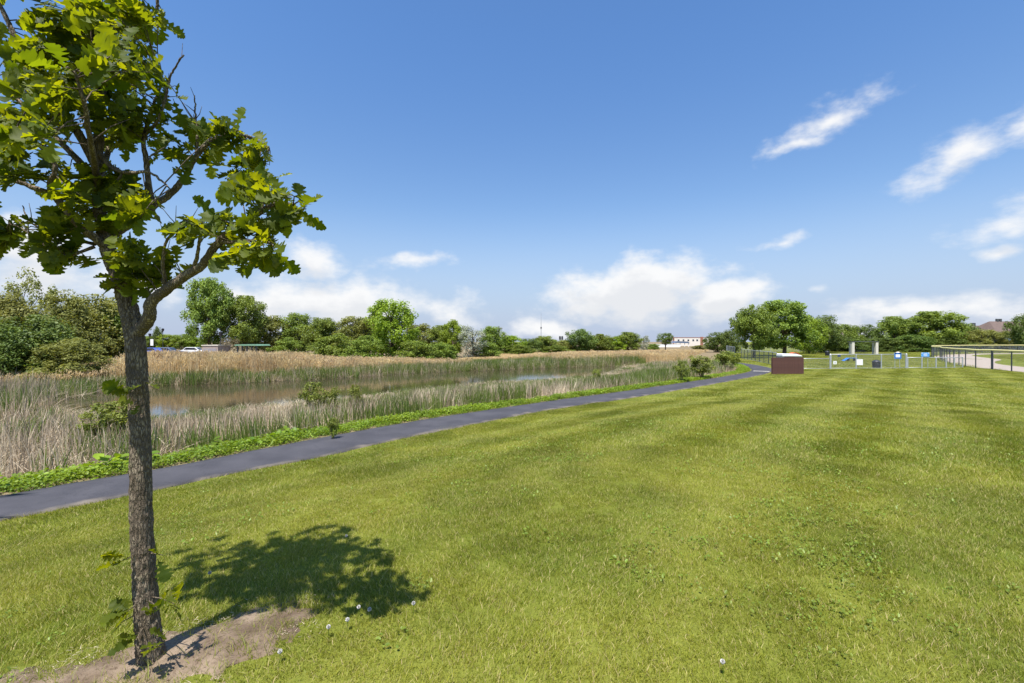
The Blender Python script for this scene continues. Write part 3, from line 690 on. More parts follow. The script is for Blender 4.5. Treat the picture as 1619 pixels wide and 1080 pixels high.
def proto(key, leafm, **kw):
    ks = []
    for v in range(kw.pop('variants', 3)):
        tr = kw.get('tr', .024); bush = kw.get('bush', False); a = {k: w for k, w in kw.items() if k not in ('tr', 'bush')}
        V, Q, rn, Cs = crown(sum(map(ord, key)) * 13 + v * 101, **a)
        ks.append((trunkmesh(v + 5, Cs, a.get('zb', .22), tr, bush), mesh('crown', V, Q, M[leafm], {'rnd': rn})))
    PROTO[key] = ks
proto('big', 't_green', clumps=150, per=150, leaf=.031, zb=.18, rc=(.06, .11), variants=3)
proto('round', 't_green', clumps=105, per=125, leaf=.038, zb=.1, rc=(.08, .14), variants=4)
proto('bright', 't_bright', clumps=120, per=120, leaf=.036, zb=.08, rc=(.07, .12), variants=2)
proto('olive', 't_olive', clumps=105, per=125, leaf=.037, zb=.06, rc=(.08, .13), variants=2)
proto('dark', 't_dark', clumps=105, per=125, leaf=.038, zb=.05, rc=(.08, .14), variants=2)
proto('silver', 't_silver', clumps=60, per=70, leaf=.036, zb=.06, rc=(.07, .12), variants=1, rough=.5)
proto('brown', 't_brown', clumps=50, per=60, leaf=.03, shape='bush', zb=.02, variants=1, bush=True, tr=.012)
proto('pine', 't_dark', clumps=42, per=80, leaf=.045, shape='flat', zb=.35, rc=(.07, .13), variants=1, rough=.6)
proto('bush', 't_green', clumps=110, per=110, leaf=.037, shape='bush', zb=.03, bush=True, tr=.012, variants=3)
proto('willow', 't_olive', clumps=130, per=170, leaf=.034, shape='bush', zb=.03, rc=(.06, .11), bush=True, tr=.012, droop=.5, variants=2)
proto('wisp', 't_olive', clumps=95, per=70, leaf=.026, shape='round', zb=.12, rc=(.04, .09), tr=.014, rough=.6, variants=1)
proto('shrub', 't_shrub', clumps=44, per=60, leaf=.055, shape='flat', zb=.22, rc=(.08, .14), bush=True, tr=.014, rough=.6, variants=3)
proto('darkbush', 't_dark', clumps=110, per=110, leaf=.037, shape='bush', zb=.03, bush=True, tr=.012, variants=2)  # low bushes at right: shade beneath the trees put into a darker leaf colour
_cnt = {}
def tree(name, kind, px, top, w, Z, label, group=None, base=None, cat='tree'):
    X = (px - 809.5) * Z / F; z0 = gz(X, Z) if base is None else base
    h = CAMZ + (HZ - top) * Z / F - z0; wd = w * Z / F
    i = _cnt.get(kind, 0); _cnt[kind] = i + 1; tm, cm = PROTO[kind][i % len(PROTO[kind])]
    o = thing(name, label, cat, (X, Z, z0), rng.random() * 6.28, group); o.scale = (wd * 1.14, wd * 1.14, h * 1.03)
    link('trunk', tm, o); link('crown', cm, o); return o
G1 = 'trees and bushes left of the pond'; G2 = 'trees behind the pond'; G3 = 'trees around the dog park'
tree('willow_bush', 'wisp', 28, 424, 105, 36, 'wispy tall willow with see-through top at the left edge', G1)
tree('willow_bush', 'willow', 15, 466, 150, 33, 'broad dense willow bush at the left edge under the wispy willow', G1)
tree('willow_bush', 'willow', 95, 462, 120, 38, 'tall olive-green willow between the left edge and the oak trunk', G1)
tree('broadleaf_tree', 'olive', 150, 470, 110, 42, 'rounded olive-green tree just left of the oak trunk', G1)
tree('willow_bush', 'willow', 115, 536, 125, 30.5, 'low pale willow bush in front of the left tree group', G1)
tree('broadleaf_tree', 'dark', 55, 500, 120, 31.5, 'dark leafy bush at the foot of the left willows', G1)
tree('broadleaf_tree', 'round', 183, 486, 70, 43, 'green tree directly behind the oak trunk', G1)
tree('broadleaf_tree', 'dark', 10, 520, 90, 29.5, 'dark low bush in the corner at the left edge', G1)
FARG = 'low trees behind the parking lot'
for i, (x, tp, w, k) in enumerate([(236, 532, 34, 'round'), (249, 517, 16, 'dark'), (268, 529, 40, 'bright'), (292, 529, 36, 'round'), (306, 534, 30, 'bright')]):
    tree('broadleaf_tree', k, x, tp, w, 125, ['small far tree just right of the oak trunk', 'narrow dark far tree rising beside the lamp post', 'low bright far tree right of the lamp post', 'low far tree left of the tall dense maple, the farther one', 'low bright far tree touching the tall dense maple'][i], FARG)
tree('maple_tree', 'big', 331, 442, 74, 72, 'tallest dense dark maple behind the tan reeds', G2)
tree('maple_tree', 'big', 386, 470, 66, 74, 'second dense maple, right of the tallest one', G2)
tree('brown_bush', 'brown', 366, 534, 44, 69, 'dull brown bare bush under the two dense maples', G2, cat='bush')
_line = [(428, 501, 62, 78, 'olive', 'olive tree just right of the two dense maples'), (472, 497, 66, 80, 'round', 'round-topped tree, second right of the dense maples'),
         (508, 504, 60, 76, 'round', 'green tree above the end of the tallest tan reeds'), (560, 502, 70, 76, 'olive', 'olive tree left of the tall bright green tree'),
         (590, 500, 62, 80, 'round', 'green tree tucked behind the left side of the tall bright tree'), (620, 475, 84, 66, 'bright', 'tall bright green tree, highest in the middle of the tree line'),
         (664, 513, 56, 78, 'olive', 'olive tree just right of the tall bright tree'), (697, 516, 52, 76, 'round', 'green tree midway between the bright tree and the silver tree'),
         (716, 507, 42, 72, 'bright', 'yellow-green tree just left of the silver tree'), (748, 514, 54, 66, 'silver', 'silver-white flowering tree in the tree line'),
         (779, 517, 48, 80, 'round', 'green tree right of the silver tree beside the utility pole'), (806, 531, 48, 84, 'bright', 'low tree right of the utility pole'),
         (834, 536, 46, 88, 'dark', 'low dark tree left of the radio mast'), (862, 532, 44, 92, 'round', 'low tree at the foot of the radio mast'),
         (890, 538, 40, 96, 'olive', 'low tree under the traffic signal'), (917, 521, 54, 95, 'dark', 'rounded dark tree right of the traffic signal'),
         (948, 529, 50, 100, 'round', 'tree second right of the traffic signal'), (972, 533, 46, 104, 'bright', 'lower bright tree between two darker ones right of the signal'),
         (993, 526, 44, 105, 'round', 'last green tree before the pale silvery tree'), (1017, 530, 24, 108, 'silver', 'small pale silvery tree left of the far white building'),
         (1052, 527, 32, 112, 'pine', 'flat-topped pine in front of the far white building'), (1032, 544, 24, 118, 'round', 'tiny tree left of the flat-topped pine'),
         (1106, 546, 26, 120, 'olive', 'small bush in front of the brick strip of the white building'),
         (1134, 526, 42, 105, 'dark', 'round dark tree at the right end of the white building'), (1157, 521, 32, 98, 'dark', 'small dark tree touching the big maples by the path')]
for x, tp, w, Z, k, lb in _line: tree('flat_pine' if k == 'pine' else 'broadleaf_tree', k, x, tp, w, Z, lb, G2)
for i, (x, tp, w, Z, k) in enumerate([(530, 528, 90, 60, 'bush'), (580, 532, 70, 58, 'bush'), (660, 538, 70, 60, 'bush'), (700, 542, 56, 64, 'bush'), (455, 534, 60, 66, 'bush'), (770, 541, 50, 68, 'bush'), (820, 545, 60, 80, 'bush'), (880, 546, 60, 86, 'bush')]):
    tree('hedge_bush', k, x, tp, w, Z, ['dark bush at the right end of the tallest tan reeds', 'low bush left of the foot of the tall bright tree', 'low bush right of the foot of the tall bright tree', 'low bush before the yellow-green tree', 'low bush behind the tallest tan reeds right of the green shelter roof',
         'low bush at the foot of the silver tree', 'low bush left of the radio mast', 'low bush right of the radio mast'][i], 'bushes below the tree line', cat='bush')
_right = [(1192, 484, 68, 69, 'big', 'left one of the two big maples beside the path bend'), (1240, 477, 98, 76, 'big', 'right and taller one of the two big maples'),
          (1279, 503, 50, 92, 'bright', 'yellow-green tree against the right side of the big maples'), (1304, 500, 56, 100, 'dark', 'dark tree right of the yellow-green tree'),
          (1336, 514, 46, 118, 'round', 'tree in front of the small distant roof'), (1370, 514, 44, 122, 'dark', 'dark tree behind the pale shelter posts'),
          (1414, 502, 62, 120, 'round', 'round tree between the shelter posts and the broadest crown'), (1470, 494, 100, 118, 'big', 'broad spreading tree above the blue signs'),
          (1520, 511, 52, 126, 'dark', 'dark tree right of the broad spreading tree'), (1552, 522, 52, 112, 'olive', 'olive tree below the long brown roof'),
          (1584, 524, 44, 112, 'olive', 'second olive tree below the long brown roof'), (1622, 497, 44, 105, 'dark', 'dark tree cut by the right edge of the photo'),
          (1340, 536, 70, 112, 'darkbush', 'low bush behind the far dog park fence on the left'), (1395, 535, 80, 112, 'darkbush', 'low bush behind the shelter posts'), (1440, 530, 70, 110, 'darkbush', 'low bush under the broad tree on its left'), (1500, 534, 70, 112, 'darkbush', 'low bush under the broad tree on its right')]
for x, tp, w, Z, k, lb in _right: tree('maple_tree' if k == 'big' else ('hedge_bush' if 'bush' in k else 'broadleaf_tree'), k, x, tp, w, Z, lb, G3, cat='bush' if 'bush' in k else 'tree')
# young shrubs standing in the reeds and along the path
for x, tp, bs, w, lb in [(1078, 571, 604, 26, 'thin young shrub left of the two shrubs by the path bend'), (1109, 563, 599, 48, 'fullest shrub beside the path before the bend'), (1150, 556, 590, 46, 'pale shrub nearest the path bend'),
                         (496, 606, 662, 42, 'yellow-green shrub at the water edge in the middle of the near bank'), (525, 613, 660, 30, 'small shrub right of the yellow-green shrub at the water'), (560, 610, 652, 30, 'rightmost of three shrubs at the near water edge'),
                         (175, 638, 705, 84, 'spreading yellow-green shrub behind the oak trunk'), (943, 584, 606, 20, 'tiny shrub at the right tip of the pond'), (527, 662, 697, 22, 'sapling at the path verge in the middle of the near bank')]:
    p = at(x, bs); tree('young_shrub', 'shrub', x, tp, w, p[1], lb, 'young shrubs around the pond', p[2] - .03, 'shrub')

def build_mulch():
    pts = [at(*p) for p in [(1112, 601), (1135, 597.5), (1160, 593.5), (1172, 590), (1168, 587.5), (1150, 588.5), (1120, 593.5)]]
    c = np.mean(pts, 0); mb = MB(); V = []
    n = 40; P = spline(np.array(pts + [pts[0]]), n + 1)[:-1]
    V = [(*c[:2], gz(*c[:2]) + .10)] + [(p[0] * .7 + c[0] * .3, p[1] * .7 + c[1] * .3, gz(p[0] * .7 + c[0] * .3, p[1] * .7 + c[1] * .3) + .07) for p in P] + [(p[0], p[1], gz(p[0], p[1]) - .02) for p in P]
    Fs = [(0, 1 + i, 1 + (i + 1) % n) for i in range(n)] + [(1 + i, 1 + n + i, 1 + n + (i + 1) % n, 1 + (i + 1) % n) for i in range(n)]
    mb.raw(V, Fs).build('mulch_bed', mat('mulch', (.33, .22, .16), .95, .4, 9, .8, 30), kind='structure', smooth=True)
build_mulch()

# ------------------------------------------------------------------ the young oak in front
def wpx(px, py, dy=0.0):
    y = TREE[1] + dy; return np.array([(px - 809.5) * y / F, y, CAMZ + (HZ - py) * y / F])
def bark_tube(pts, rad, seg, rows, amp, seed, flare=0):
    P = spline(np.asarray(pts, float), rows); rr = np.interp(np.linspace(0, 1, rows), np.linspace(0, 1, len(rad)), rad)
    V, Q, caps = tube(P, rr, seg)
    a = np.tile(np.arange(seg) / seg, rows); L = np.linalg.norm(np.diff(P, axis=0), axis=1).sum(); l = np.repeat(np.linspace(0, L, rows), seg)
    per = max(5, int(seg / 7))
    def wrapn(fx, fy, s):
        u = a * fx; v = l * fy
        w = np.abs(a * 2 - 1); n1 = fbm(u + 31, v, s, 3); n2 = fbm(((a + .5) % 1) * fx + 77, v, s + 3, 3)
        return n1 * (1 - w ** 6) + n2 * w ** 6
    n = wrapn(per * 1.6, 22, seed); ridg = 1 - np.abs(n * 2 - 1) * 2.2
    n2 = wrapn(per * 4, 60, seed + 9)
    dsp = amp * (np.clip(ridg, -.8, 1) * .7 + (n2 - .5) * 1.1)
    ctr = np.repeat(P, seg, 0); d = V - ctr; d /= np.linalg.norm(d, axis=1)[:, None] + 1e-9
    if flare: dsp = dsp + flare * np.exp(-l / .10) * (.6 + .8 * fbm(a * 5 + 3, l * 0, 4, 2))
    return V + d * dsp[:, None], Q, caps
def build_oak():
    root = thing('young_oak_tree', 'young oak with furrowed trunk and wind-blown lobed leaves in the foreground', 'tree', TREE)
    bm = bpy.data.materials.new('oak_bark'); bm.use_nodes = True; t = NT(bm.node_tree); b = t.n['Principled BSDF']
    tc = t.add('ShaderNodeTexCoord'); mp = t.add('ShaderNodeMapping'); t.put(mp.inputs[0], tc.outputs['Object']); mp.inputs[3].default_value = (1, 1, .24)
    wv = t.vmath('ADD', mp.outputs[0], t.vmath('MULTIPLY', t.noise(mp.outputs[0], 30, 4, .6, col=True), (.03, .03, .03)))
    vo = t.add('ShaderNodeTexVoronoi', feature='DISTANCE_TO_EDGE'); vo.inputs['Scale'].default_value = 95; t.put(vo.inputs['Vector'], wv)
    crk = t.ramp(vo.outputs['Distance'], .02, .22)
    c = t.mix(t.ramp(t.noise(tc.outputs['Object'], 14, 5), .35, .65), (.155, .118, .080, 1), (.30, .245, .175, 1))
    c = t.mix(t.ramp(t.noise(tc.outputs['Object'], 7, 5), .58, .72, 0, .6), c, (.20, .19, .07, 1))
    c = t.mix(crk, (.11, .085, .06, 1), c); t.put(b.inputs['Base Color'], c); b.inputs['Roughness'].default_value = .9; b.inputs['Specular IOR Level'].default_value = .2
    bp = t.add('ShaderNodeBump'); bp.inputs['Strength'].default_value = .8; bp.inputs['Distance'].default_value = .008
    t.put(bp.inputs['Height'], t.math('ADD', crk, t.math('MULTIPLY', t.noise(tc.outputs['Object'], 180, 4), .5))); t.put(b.inputs['Normal'], bp.outputs[0])
    O = np.asarray(TREE); s = TREE[1] / F
    def pr(pts): return np.array([wpx(*p) for p in pts]) - O
    # trunk with the main stem
    tp = pr([(240, 1072), (239, 1045), (233, 990), (228, 900), (223, 800), (222, 700), (218, 620), (214, 545), (204, 490), (187, 435), (172, 398), (160, 350, .03), (153, 280, .05), (156, 225, .06), (155, 150, .05), (150, 60, .0), (150, -60, -.05), (160, -190, -.05)])
    trad = np.array([23, 21, 18, 16.5, 15.5, 14.3, 14.2, 14, 12.8, 11.5, 10.5, 8, 6.5, 6, 5, 4, 2.6, 1.0]) * s * .86
    V, Q, caps = bark_tube(tp, trad, 72, 420, .009, 3, .03)
    me = mesh('trunk', V, [Q], bm, None, True); link('trunk', me, root)
    limbs = {  # start on the trunk, pixel polyline with depth, start radius in pixels
        'right low': ([(216, 528), (230, 512, -.02), (238, 497, -.05), (240, 478, -.08), (262, 457, -.1), (288, 437, -.13), (322, 415, -.15), (348, 383, -.16), (375, 355, -.18), (402, 338, -.2), (440, 318, -.22), (468, 322, -.24)], 9.5),
        'right low twig': ([(305, 427, -.14), (314, 400, -.2), (319, 370, -.22), (322, 345, -.24)], 2.8),
        'right fork': ([(348, 383, -.16), (380, 384, -.25), (412, 380, -.3)], 3),
        'right mid': ([(166, 380, .02), (190, 364, .06), (216, 348, .1), (242, 327, .14), (270, 307, .16), (295, 276, .18), (311, 244, .18), (345, 216, .2), (392, 214, .22), (425, 235, .2)], 7),
        'right mid up': ([(242, 327, .14), (235, 296, .12), (231, 250, .1), (228, 215, .1), (240, 170, .1), (256, 130, .1)], 5),
        'dead top': ([(228, 215, .1), (250, 190, .06), (263, 150, .05), (270, 122, .04), (287, 94, .03)], 2.6),
        'dead top two': ([(311, 244, .18), (311, 205, .17), (305, 175, .17), (301, 148, .17)], 2.2),
        'left low': ([(174, 396, 0), (152, 378, -.05), (128, 358, -.1), (102, 330, -.14), (83, 311, -.16), (50, 296, -.18), (15, 284, -.2), (-45, 262, -.22)], 6.5),
        'left low up': ([(83, 311, -.16), (81, 290, -.2), (90, 268, -.22), (70, 235, -.25), (40, 205, -.3)], 4.5),
        'left twig': ([(150, 386, .0), (112, 378, .05), (77, 368, .1), (47, 359, .12), (30, 332, .15)], 2.6),
        'left twig low': ([(150, 390, -.02), (105, 405, -.08), (77, 394, -.1), (45, 371, -.12), (10, 352, -.13)], 2.4),
        'up left one': ([(154, 265, .05), (120, 205, .02), (64, 138, -.02), (30, 76, -.05), (0, 15, -.06), (-40, -70, -.06)], 6.5),
        'up left two': ([(153, 285, .05), (95, 222, .15), (40, 164, .22), (0, 129, .28), (-60, 85, .3)], 5),
        'top right': ([(155, 160, .05), (185, 90, .08), (216, 34, .1), (238, 20, .1), (250, 2, .1), (254, -40, .1)], 5),
        'middle cross': ([(155, 240, .06), (180, 268, -.06), (205, 274, -.14), (232, 272, -.2), (262, 300, -.25)], 3.6),
        'toward camera': ([(156, 300, .05), (150, 250, -.2), (140, 180, -.4), (120, 110, -.5)], 5),
        'away': ([(156, 290, .05), (170, 240, .3), (190, 170, .5), (200, 90, .6)], 5),
        'top one': ([(150, 40, 0), (100, -40, -.15), (60, -120, -.2)], 4), 'top two': ([(150, 0, 0), (200, -70, .15), (230, -150, .2)], 4),
        'dead low twig': ([(262, 457, -.1), (258, 420, -.16), (262, 392, -.18), (276, 366, -.2), (298, 352, -.2)], 2.6)}
    wig = np.random.default_rng(5); L = []
    for nm, (pts, r0) in limbs.items():
        P = spline(pr(pts), 10 + 8 * len(pts)); P[1:] += np.cumsum(wig.normal(0, .0022, (len(P) - 1, 3)), 0) * np.linspace(0, 1, len(P) - 1)[:, None]
        L.append([nm, P, r0 * s])
    # leaf bunches: pixel centre, spread, how many, depth spread
    bun = [(110, 80, 125, 80, 60, .45, 0), (60, 190, 75, 55, 28, .4, 0), (185, 180, 45, 60, 18, .35, .05), (45, 262, 55, 26, 9, .3, -.1), (160, 325, 65, 50, 28, .3, 0), (35, 372, 40, 22, 6, .2, 0),
           (95, 380, 50, 26, 9, .22, -.05), (222, 425, 50, 28, 15, .2, -.08), (285, 235, 45, 30, 10, .25, .15), (330, 205, 30, 18, 5, .2, .2), (380, 250, 40, 32, 12, .25, .15), (404, 318, 48, 38, 17, .22, -.15),
           (388, 392, 36, 30, 13, .2, -.25), (300, 375, 40, 28, 6, .22, -.15), (455, 334, 18, 8, 4, .08, -.24), (345, 345, 35, 20, 4, .2, -.15), (200, 30, 45, 40, 12, .35, .1), (245, 160, 22, 40, 6, .2, .1),
           (60, -90, 140, 60, 22, .5, 0), (-85, 110, 50, 110, 16, .45, .1), (200, -110, 60, 60, 10, .35, .1), (-50, 280, 30, 40, 5, .25, -.2)]
    r = np.random.default_rng(11); allp = np.vstack([l[1] for l in L if not l[0].startswith('dead')] + [spline(tp, 200)[95:]])
    own = np.concatenate([np.full(len(l[1]), i) for i, l in enumerate(L) if not l[0].startswith('dead')] + [np.full(105, -1)])
    twigs = {i: [] for i in range(-1, len(L))}; leaves = []
    def bunch(c, base, k):
        d = c - base; d /= np.linalg.norm(d) + 1e-9
        for q in range(k):
            ax = d * .55 + np.array([-.62, .0, -.02]) + r.normal(0, .42, 3); ax /= np.linalg.norm(ax)
            nn = np.array([0, -.45, .75]) + r.normal(0, .55, 3); nn -= ax * (nn @ ax); nn /= np.linalg.norm(nn)
            st = c - d * r.random() * .05 + r.normal(0, .008, 3)
            leaves.append((st, ax, nn, r.uniform(.085, .165)))
    for (x, y, rx, ry, n, dz, off) in bun:
        for q in range(n):
            a = r.random() * 6.283; m = math.sqrt(r.random()); c = wpx(x + 18 + math.cos(a) * m * rx, y + math.sin(a) * m * ry, off + r.normal(0, .5) * dz) - O
            dd = np.linalg.norm(allp - c, axis=1); i = int(np.argmin(dd + r.random(len(dd)) * .05)); b0 = allp[i]
            if dd[i] > .45: c = b0 + (c - b0) * .45 / dd[i]
            mid = (b0 + c) / 2 + r.normal(0, .012, 3) + (0, 0, .01)
            twigs[int(own[i])].append([b0, mid, c]); bunch(c, b0, r.integers(4, 8) if x > 230 else r.integers(6, 10))
    # sprouts on the trunk
    sp = [(252, 965, -.05, 6), (200, 968, -.05, 6), (276, 955, -.02, 6), (200, 885, -.03, 4), (258, 878, .03, 3), (215, 1012, -.08, 4), (262, 1015, -.04, 5), (205, 622, -.04, 3), (236, 605, .03, 2), (212, 640, -.06, 2), (190, 985, -.04, 2)]
    for (x, y, dy, k) in sp:
        c = wpx(x, y, -.06 + dy) - O; i = int(np.argmin(np.linalg.norm(spline(tp, 300) - c, axis=1))); b0 = spline(tp, 300)[i]
        twigs[-1].append([b0, (b0 + c) / 2 + (0, 0, .01), c])
        n0 = len(leaves); bunch(c, b0, k); leaves[n0:] = [(a, b_, n_, l_ * .8) for a, b_, n_, l_ in leaves[n0:]]
    for i, (nm, P, r0) in enumerate(L):
        rad = np.linspace(1, .22 if not nm.startswith('dead') else .3, 6) * r0
        V, Q, caps = bark_tube(P, rad, 18, len(P) * 2, min(.004, r0 * .18), 20 + i); mb = MB().raw(V, [tuple(q) for q in Q] + caps)
        if nm.startswith('dead') or 'twig' in nm:
            for q in range(7):
                a = P[r.integers(len(P) // 4, len(P))]; e = r.normal(0, .03, 3) + (0, 0, .045); mb.tube([a, a + e * .6 + r.normal(0, .006, 3), a + e * 1.4], [.0028, .002, .001], 5)
        for tw in twigs[i]: mb.tube(tw, [.0034, .0028, .0016], 5)
        mb.build('branch', bm, root, True)
    for tw in twigs[-1]: MB().tube(tw, [.0036, .0028, .0016], 5).build('twig', bm, root, True)
    # lobed leaf, six bends
    half = [(0, .012), (.12, .014), (.17, .08), (.22, .15), (.25, .12), (.28, .045), (.33, .06), (.37, .20), (.42, .235), (.45, .17), (.48, .06), (.53, .10), (.57, .27), (.62, .33), (.66, .28), (.68, .17), (.73, .22), (.77, .30), (.81, .28), (.83, .19), (.87, .23), (.91, .20), (.93, .12), (.97, .12), (1, .0)]
    lv = []
    for k in range(8):
        q = np.random.default_rng(300 + k); t = np.array([h[0] for h in half]); m = len(t); cur = q.uniform(-.35, .25); fold = q.uniform(.15, .45)
        rows = []
        for sg in (-1, 0, 1):
            w = np.array([h[1] for h in half]) * (.80 + .12 * (k % 3)) * q.uniform(.88, 1.15, m) * sg
            z = cur * t * t * .5 + np.abs(w) * fold + (.03 * np.sin(t * 17 + sg * 2 + k) * (np.abs(w) > .1)); x = t + (0 if sg == 0 else q.normal(0, .008, m))
            rows.append(np.stack([x, w, z], 1))
        V = np.vstack(rows); i = np.arange(m - 1)
        Q = np.vstack([np.stack([i, i + m, i + m + 1, i + 1], 1), np.stack([i + m, i + 2 * m, i + 2 * m + 1, i + m + 1], 1)])
        lv.append((V, Q))
    bt = [[mesh('leaf', V, Q, M['oakleaf'], {'rnd': np.full(len(V), f)}, True) for f in (.1, .4, .65, .95)] for V, Q in lv]
    info = []
    for (st, ax, nn, ln) in leaves:
        w = st + O; px = 809.5 + F * w[0] / w[1]; py = HZ - F * (w[2] - CAMZ) / w[1]
        vis = -20 < px < 1640 and -20 < py < 1100; face = abs(nn @ (w - np.array([0, 0, CAMZ])) / np.linalg.norm(w - np.array([0, 0, CAMZ])))
        info.append((ln / w[1]) ** 2 * (.25 + face) * (1 if vis else .01) * (1.3 - .3 * (w[1] - TREE[1])))
    order = np.argsort(info)[::-1]; rest = []
    for rank, i in enumerate(order):
        st, ax, nn, ln = leaves[i]; k = int(r.integers(8)); f = int(r.integers(4)); bb = np.cross(nn, ax)
        if rank < 300:
            o = link('leaf', bt[k][f], root); o.matrix_local = Matrix(((ax[0] * ln, bb[0] * ln, nn[0] * ln, st[0]), (ax[1] * ln, bb[1] * ln, nn[1] * ln, st[1]), (ax[2] * ln, bb[2] * ln, nn[2] * ln, st[2]), (0, 0, 0, 1)))
        else:
            V, Q = lv[k]; rest.append((st + ln * (V[:, :1] * ax + V[:, 1:2] * bb + V[:, 2:] * nn), Q, np.zeros((0, 3), int), np.full(len(V), (.1, .4, .65, .95)[f])))
    V, Q, T, A = merge(rest); link('foliage', mesh('foliage', V, [Q], M['oakleaf'], {'rnd': A}, True), root, kind='stuff')
build_oak()

# ------------------------------------------------------------------ fences
_pc = {}
def wiremesh(L, H, pitch, w):
    key = (round(L, 2), H, pitch, w)
    if key in _pc: return _pc[key]
    V = []; Q = []
    for sg in (1, -1):
        for c in np.arange(-H, L, pitch):
            x0, z0, x1, z1 = c, 0.0, c + H, H
            if x0 < 0: z0 = -x0; x0 = 0
            if x1 > L: z1 = H - (x1 - L); x1 = L
            if x1 - x0 < .01: continue
            if sg < 0: x0, x1 = L - x0, L - x1
            n = len(V); e = w * .7; y = .004 * sg
            V += [(x0 - e, y, z0), (x0 + e, y, z0), (x1 + e, y, z1), (x1 - e, y, z1)]; Q.append((n, n + 1, n + 2, n + 3))
    me = mesh('wire_mesh', np.array(V), np.array(Q), M['wire']); _pc[key] = me; return me
_cyl = {}
def cyl(r, h, m, name='post'):
    key = (r, h, m.name)
    if key not in _cyl:
        mb = MB().tube([(0, 0, -.05), (0, 0, h), (0, 0, h + r * .8)], [r, r, r * .25], 8); me = bpy.data.meshes.new(name); me.from_pydata(mb.v, [], mb.f); me.materials.append(m); me.update(); _cyl[key] = me
    return _cyl[key]
def fence(name, pts, H, step, label, pm, rr, cap=None, pitch=.12, wire=.006, top=True, group=None, thick=()):
    P = np.asarray(pts, float); root = thing(name, label, 'fence', (P[0][0], P[0][1], gz(*P[0])), 0, group); O = np.array([*root.location])
    d = np.concatenate([[0], np.cumsum(np.linalg.norm(np.diff(P, axis=0), axis=1))]); n = max(1, int(round(d[-1] / step))); t = np.linspace(0, d[-1], n + 1)
    Q = np.stack([np.interp(t, d, P[:, 0]), np.interp(t, d, P[:, 1])], 1); Z = ground(Q[:, 0], Q[:, 1]); L0 = d[-1] / n
    for i in range(n + 1):
        o = link('post', cyl(rr * (1.8 if i in thick else 1), H, pm), root, np.array([Q[i][0], Q[i][1], Z[i]]) - O)
        if i == n: break
        v = Q[i + 1] - Q[i]; o = link('wire_mesh', wiremesh(L0, H - .06, pitch, wire), root, np.array([Q[i][0], Q[i][1], Z[i] + .04]) - O); o.rotation_euler.z = math.atan2(v[1], v[0]); o.scale.x = np.linalg.norm(v) / L0
    if top:
        q = np.column_stack([Q, Z + H]) - O; q = spline(q, len(q) * 3) if cap else q
        MB().tube(q, .075 if cap else .03, 8).build('top_cap' if cap else 'top_rail', M['yellow'] if cap else M['steel'], root, True)
    if not cap: MB().tube(np.column_stack([Q, Z + .06]) - O, .02, 6).build('bottom_rail', M['steel'], root, True)
    return root
fence('ball_field_fence', spline(FENCE_BALL, 60), 1.72, 2.75, 'ball field chain-link fence with yellow top cap at right', M['darksteel'], .045, True, .11, .006, thick=(5,))
gA = plane(1313, 583.4); gB = plane(1433, 582.6); gC = plane(1486, 582.4); bx0 = plane(1262, 584.0)
fence('dog_park_fence', [bx0, gA], .95, 2.4, 'low chain-link fence from the brown enclosure to the gate', M['steel'], .03, pitch=.14, wire=.005)
fence('dog_park_fence', [gA, gB], 1.32, 2.2, 'chain-link fence carrying the white and blue signs', M['steel'], .045, pitch=.12, wire=.005, thick=(0, 3))
fence('dog_park_fence', [gB + (.12, 0), gC, plane(1522, 581)], 1.0, 1.45, 'low chain-link gate section right of the trash can', M['steel'], .05, pitch=.13, wire=.005)
fence('dog_park_fence', [plane(1228, 579), plane(1214, 575), plane(1192, 570.5), plane(1172, 566.5)], 1.35, 2.6, 'chain-link fence along the path under the big maples', M['darksteel'], .04, pitch=.10, wire=.010)
fence('dog_park_fence', [(36.2, 74), (45, 96), (62, 112), (90, 118), (112, 116)], 1.6, 4.0, 'far chain-link fence along the back of the dog park', M['steel'], .05, pitch=.2, wire=.016)

# ------------------------------------------------------------------ things around the dog park
def build_enclosure():
    a = plane(1221.5, 592.0); b = plane(1271, 591.4); t = thing('trash_enclosure', 'brown board enclosure at the path bend', 'enclosure', (a[0], a[1], 0), math.atan2(b[1] - a[1], b[0] - a[0]))
    Lx = np.linalg.norm(b - a); H = 1.29; D = 1.9; n = 24; w = Lx / n
    bm = MB().box(.006, w - .006, 0, .025, -.02, H); me = bpy.data.meshes.new('board'); me.from_pydata(bm.v, [], bm.f); me.materials.append(M['brownboard']); me.update()
    for i in range(n):
        o = link('board', me, t, (i * w, rng.uniform(-.004, .004), 0)); o.scale.z = rng.uniform(.985, 1.0)
    m = int(D / w)
    for i in range(m):
        for x in (Lx,):
            o = link('board', me, t, (x - .03, .05 + i * (D - .06) / m, 0)); o.rotation_euler.z = R(90)
    MB().box(.03, Lx - .03, .03, .07, .25, .34).box(.03, Lx - .03, .03, .07, .95, 1.04).build('rail', M['brownboard'], t)
    for x, y in ((.02, .08), (Lx - .16, .08), (Lx - .16, D - .12)): MB().box(x, x + .09, y, y + .09, -.05, H - .03).build('post', M['brownboard'], t)
    d = thing('dumpster', 'white-lidded bin showing above the brown enclosure', 'bin', (22.5, 37.75, 0))
    MB().prism([(.0, .1), (1.42, .1), (1.5, 1.25), (-.06, 1.25)], 0, .8).build('bin_body', M['steel'], d)
    MB().prism([(-.10, 1.26), (1.56, 1.26), (1.50, 1.34), (1.05, 1.47), (-.02, 1.50), (-.10, 1.46)], -.05, .85).build('lid', M['white'], d, bevel=.03)
    for x in (.1, 1.25):
        for y in (.1, .68): MB().tube([(x, y, .08), (x + .08, y, .08)], .08, 10).build('wheel', M['rubber'], d)
build_enclosure()

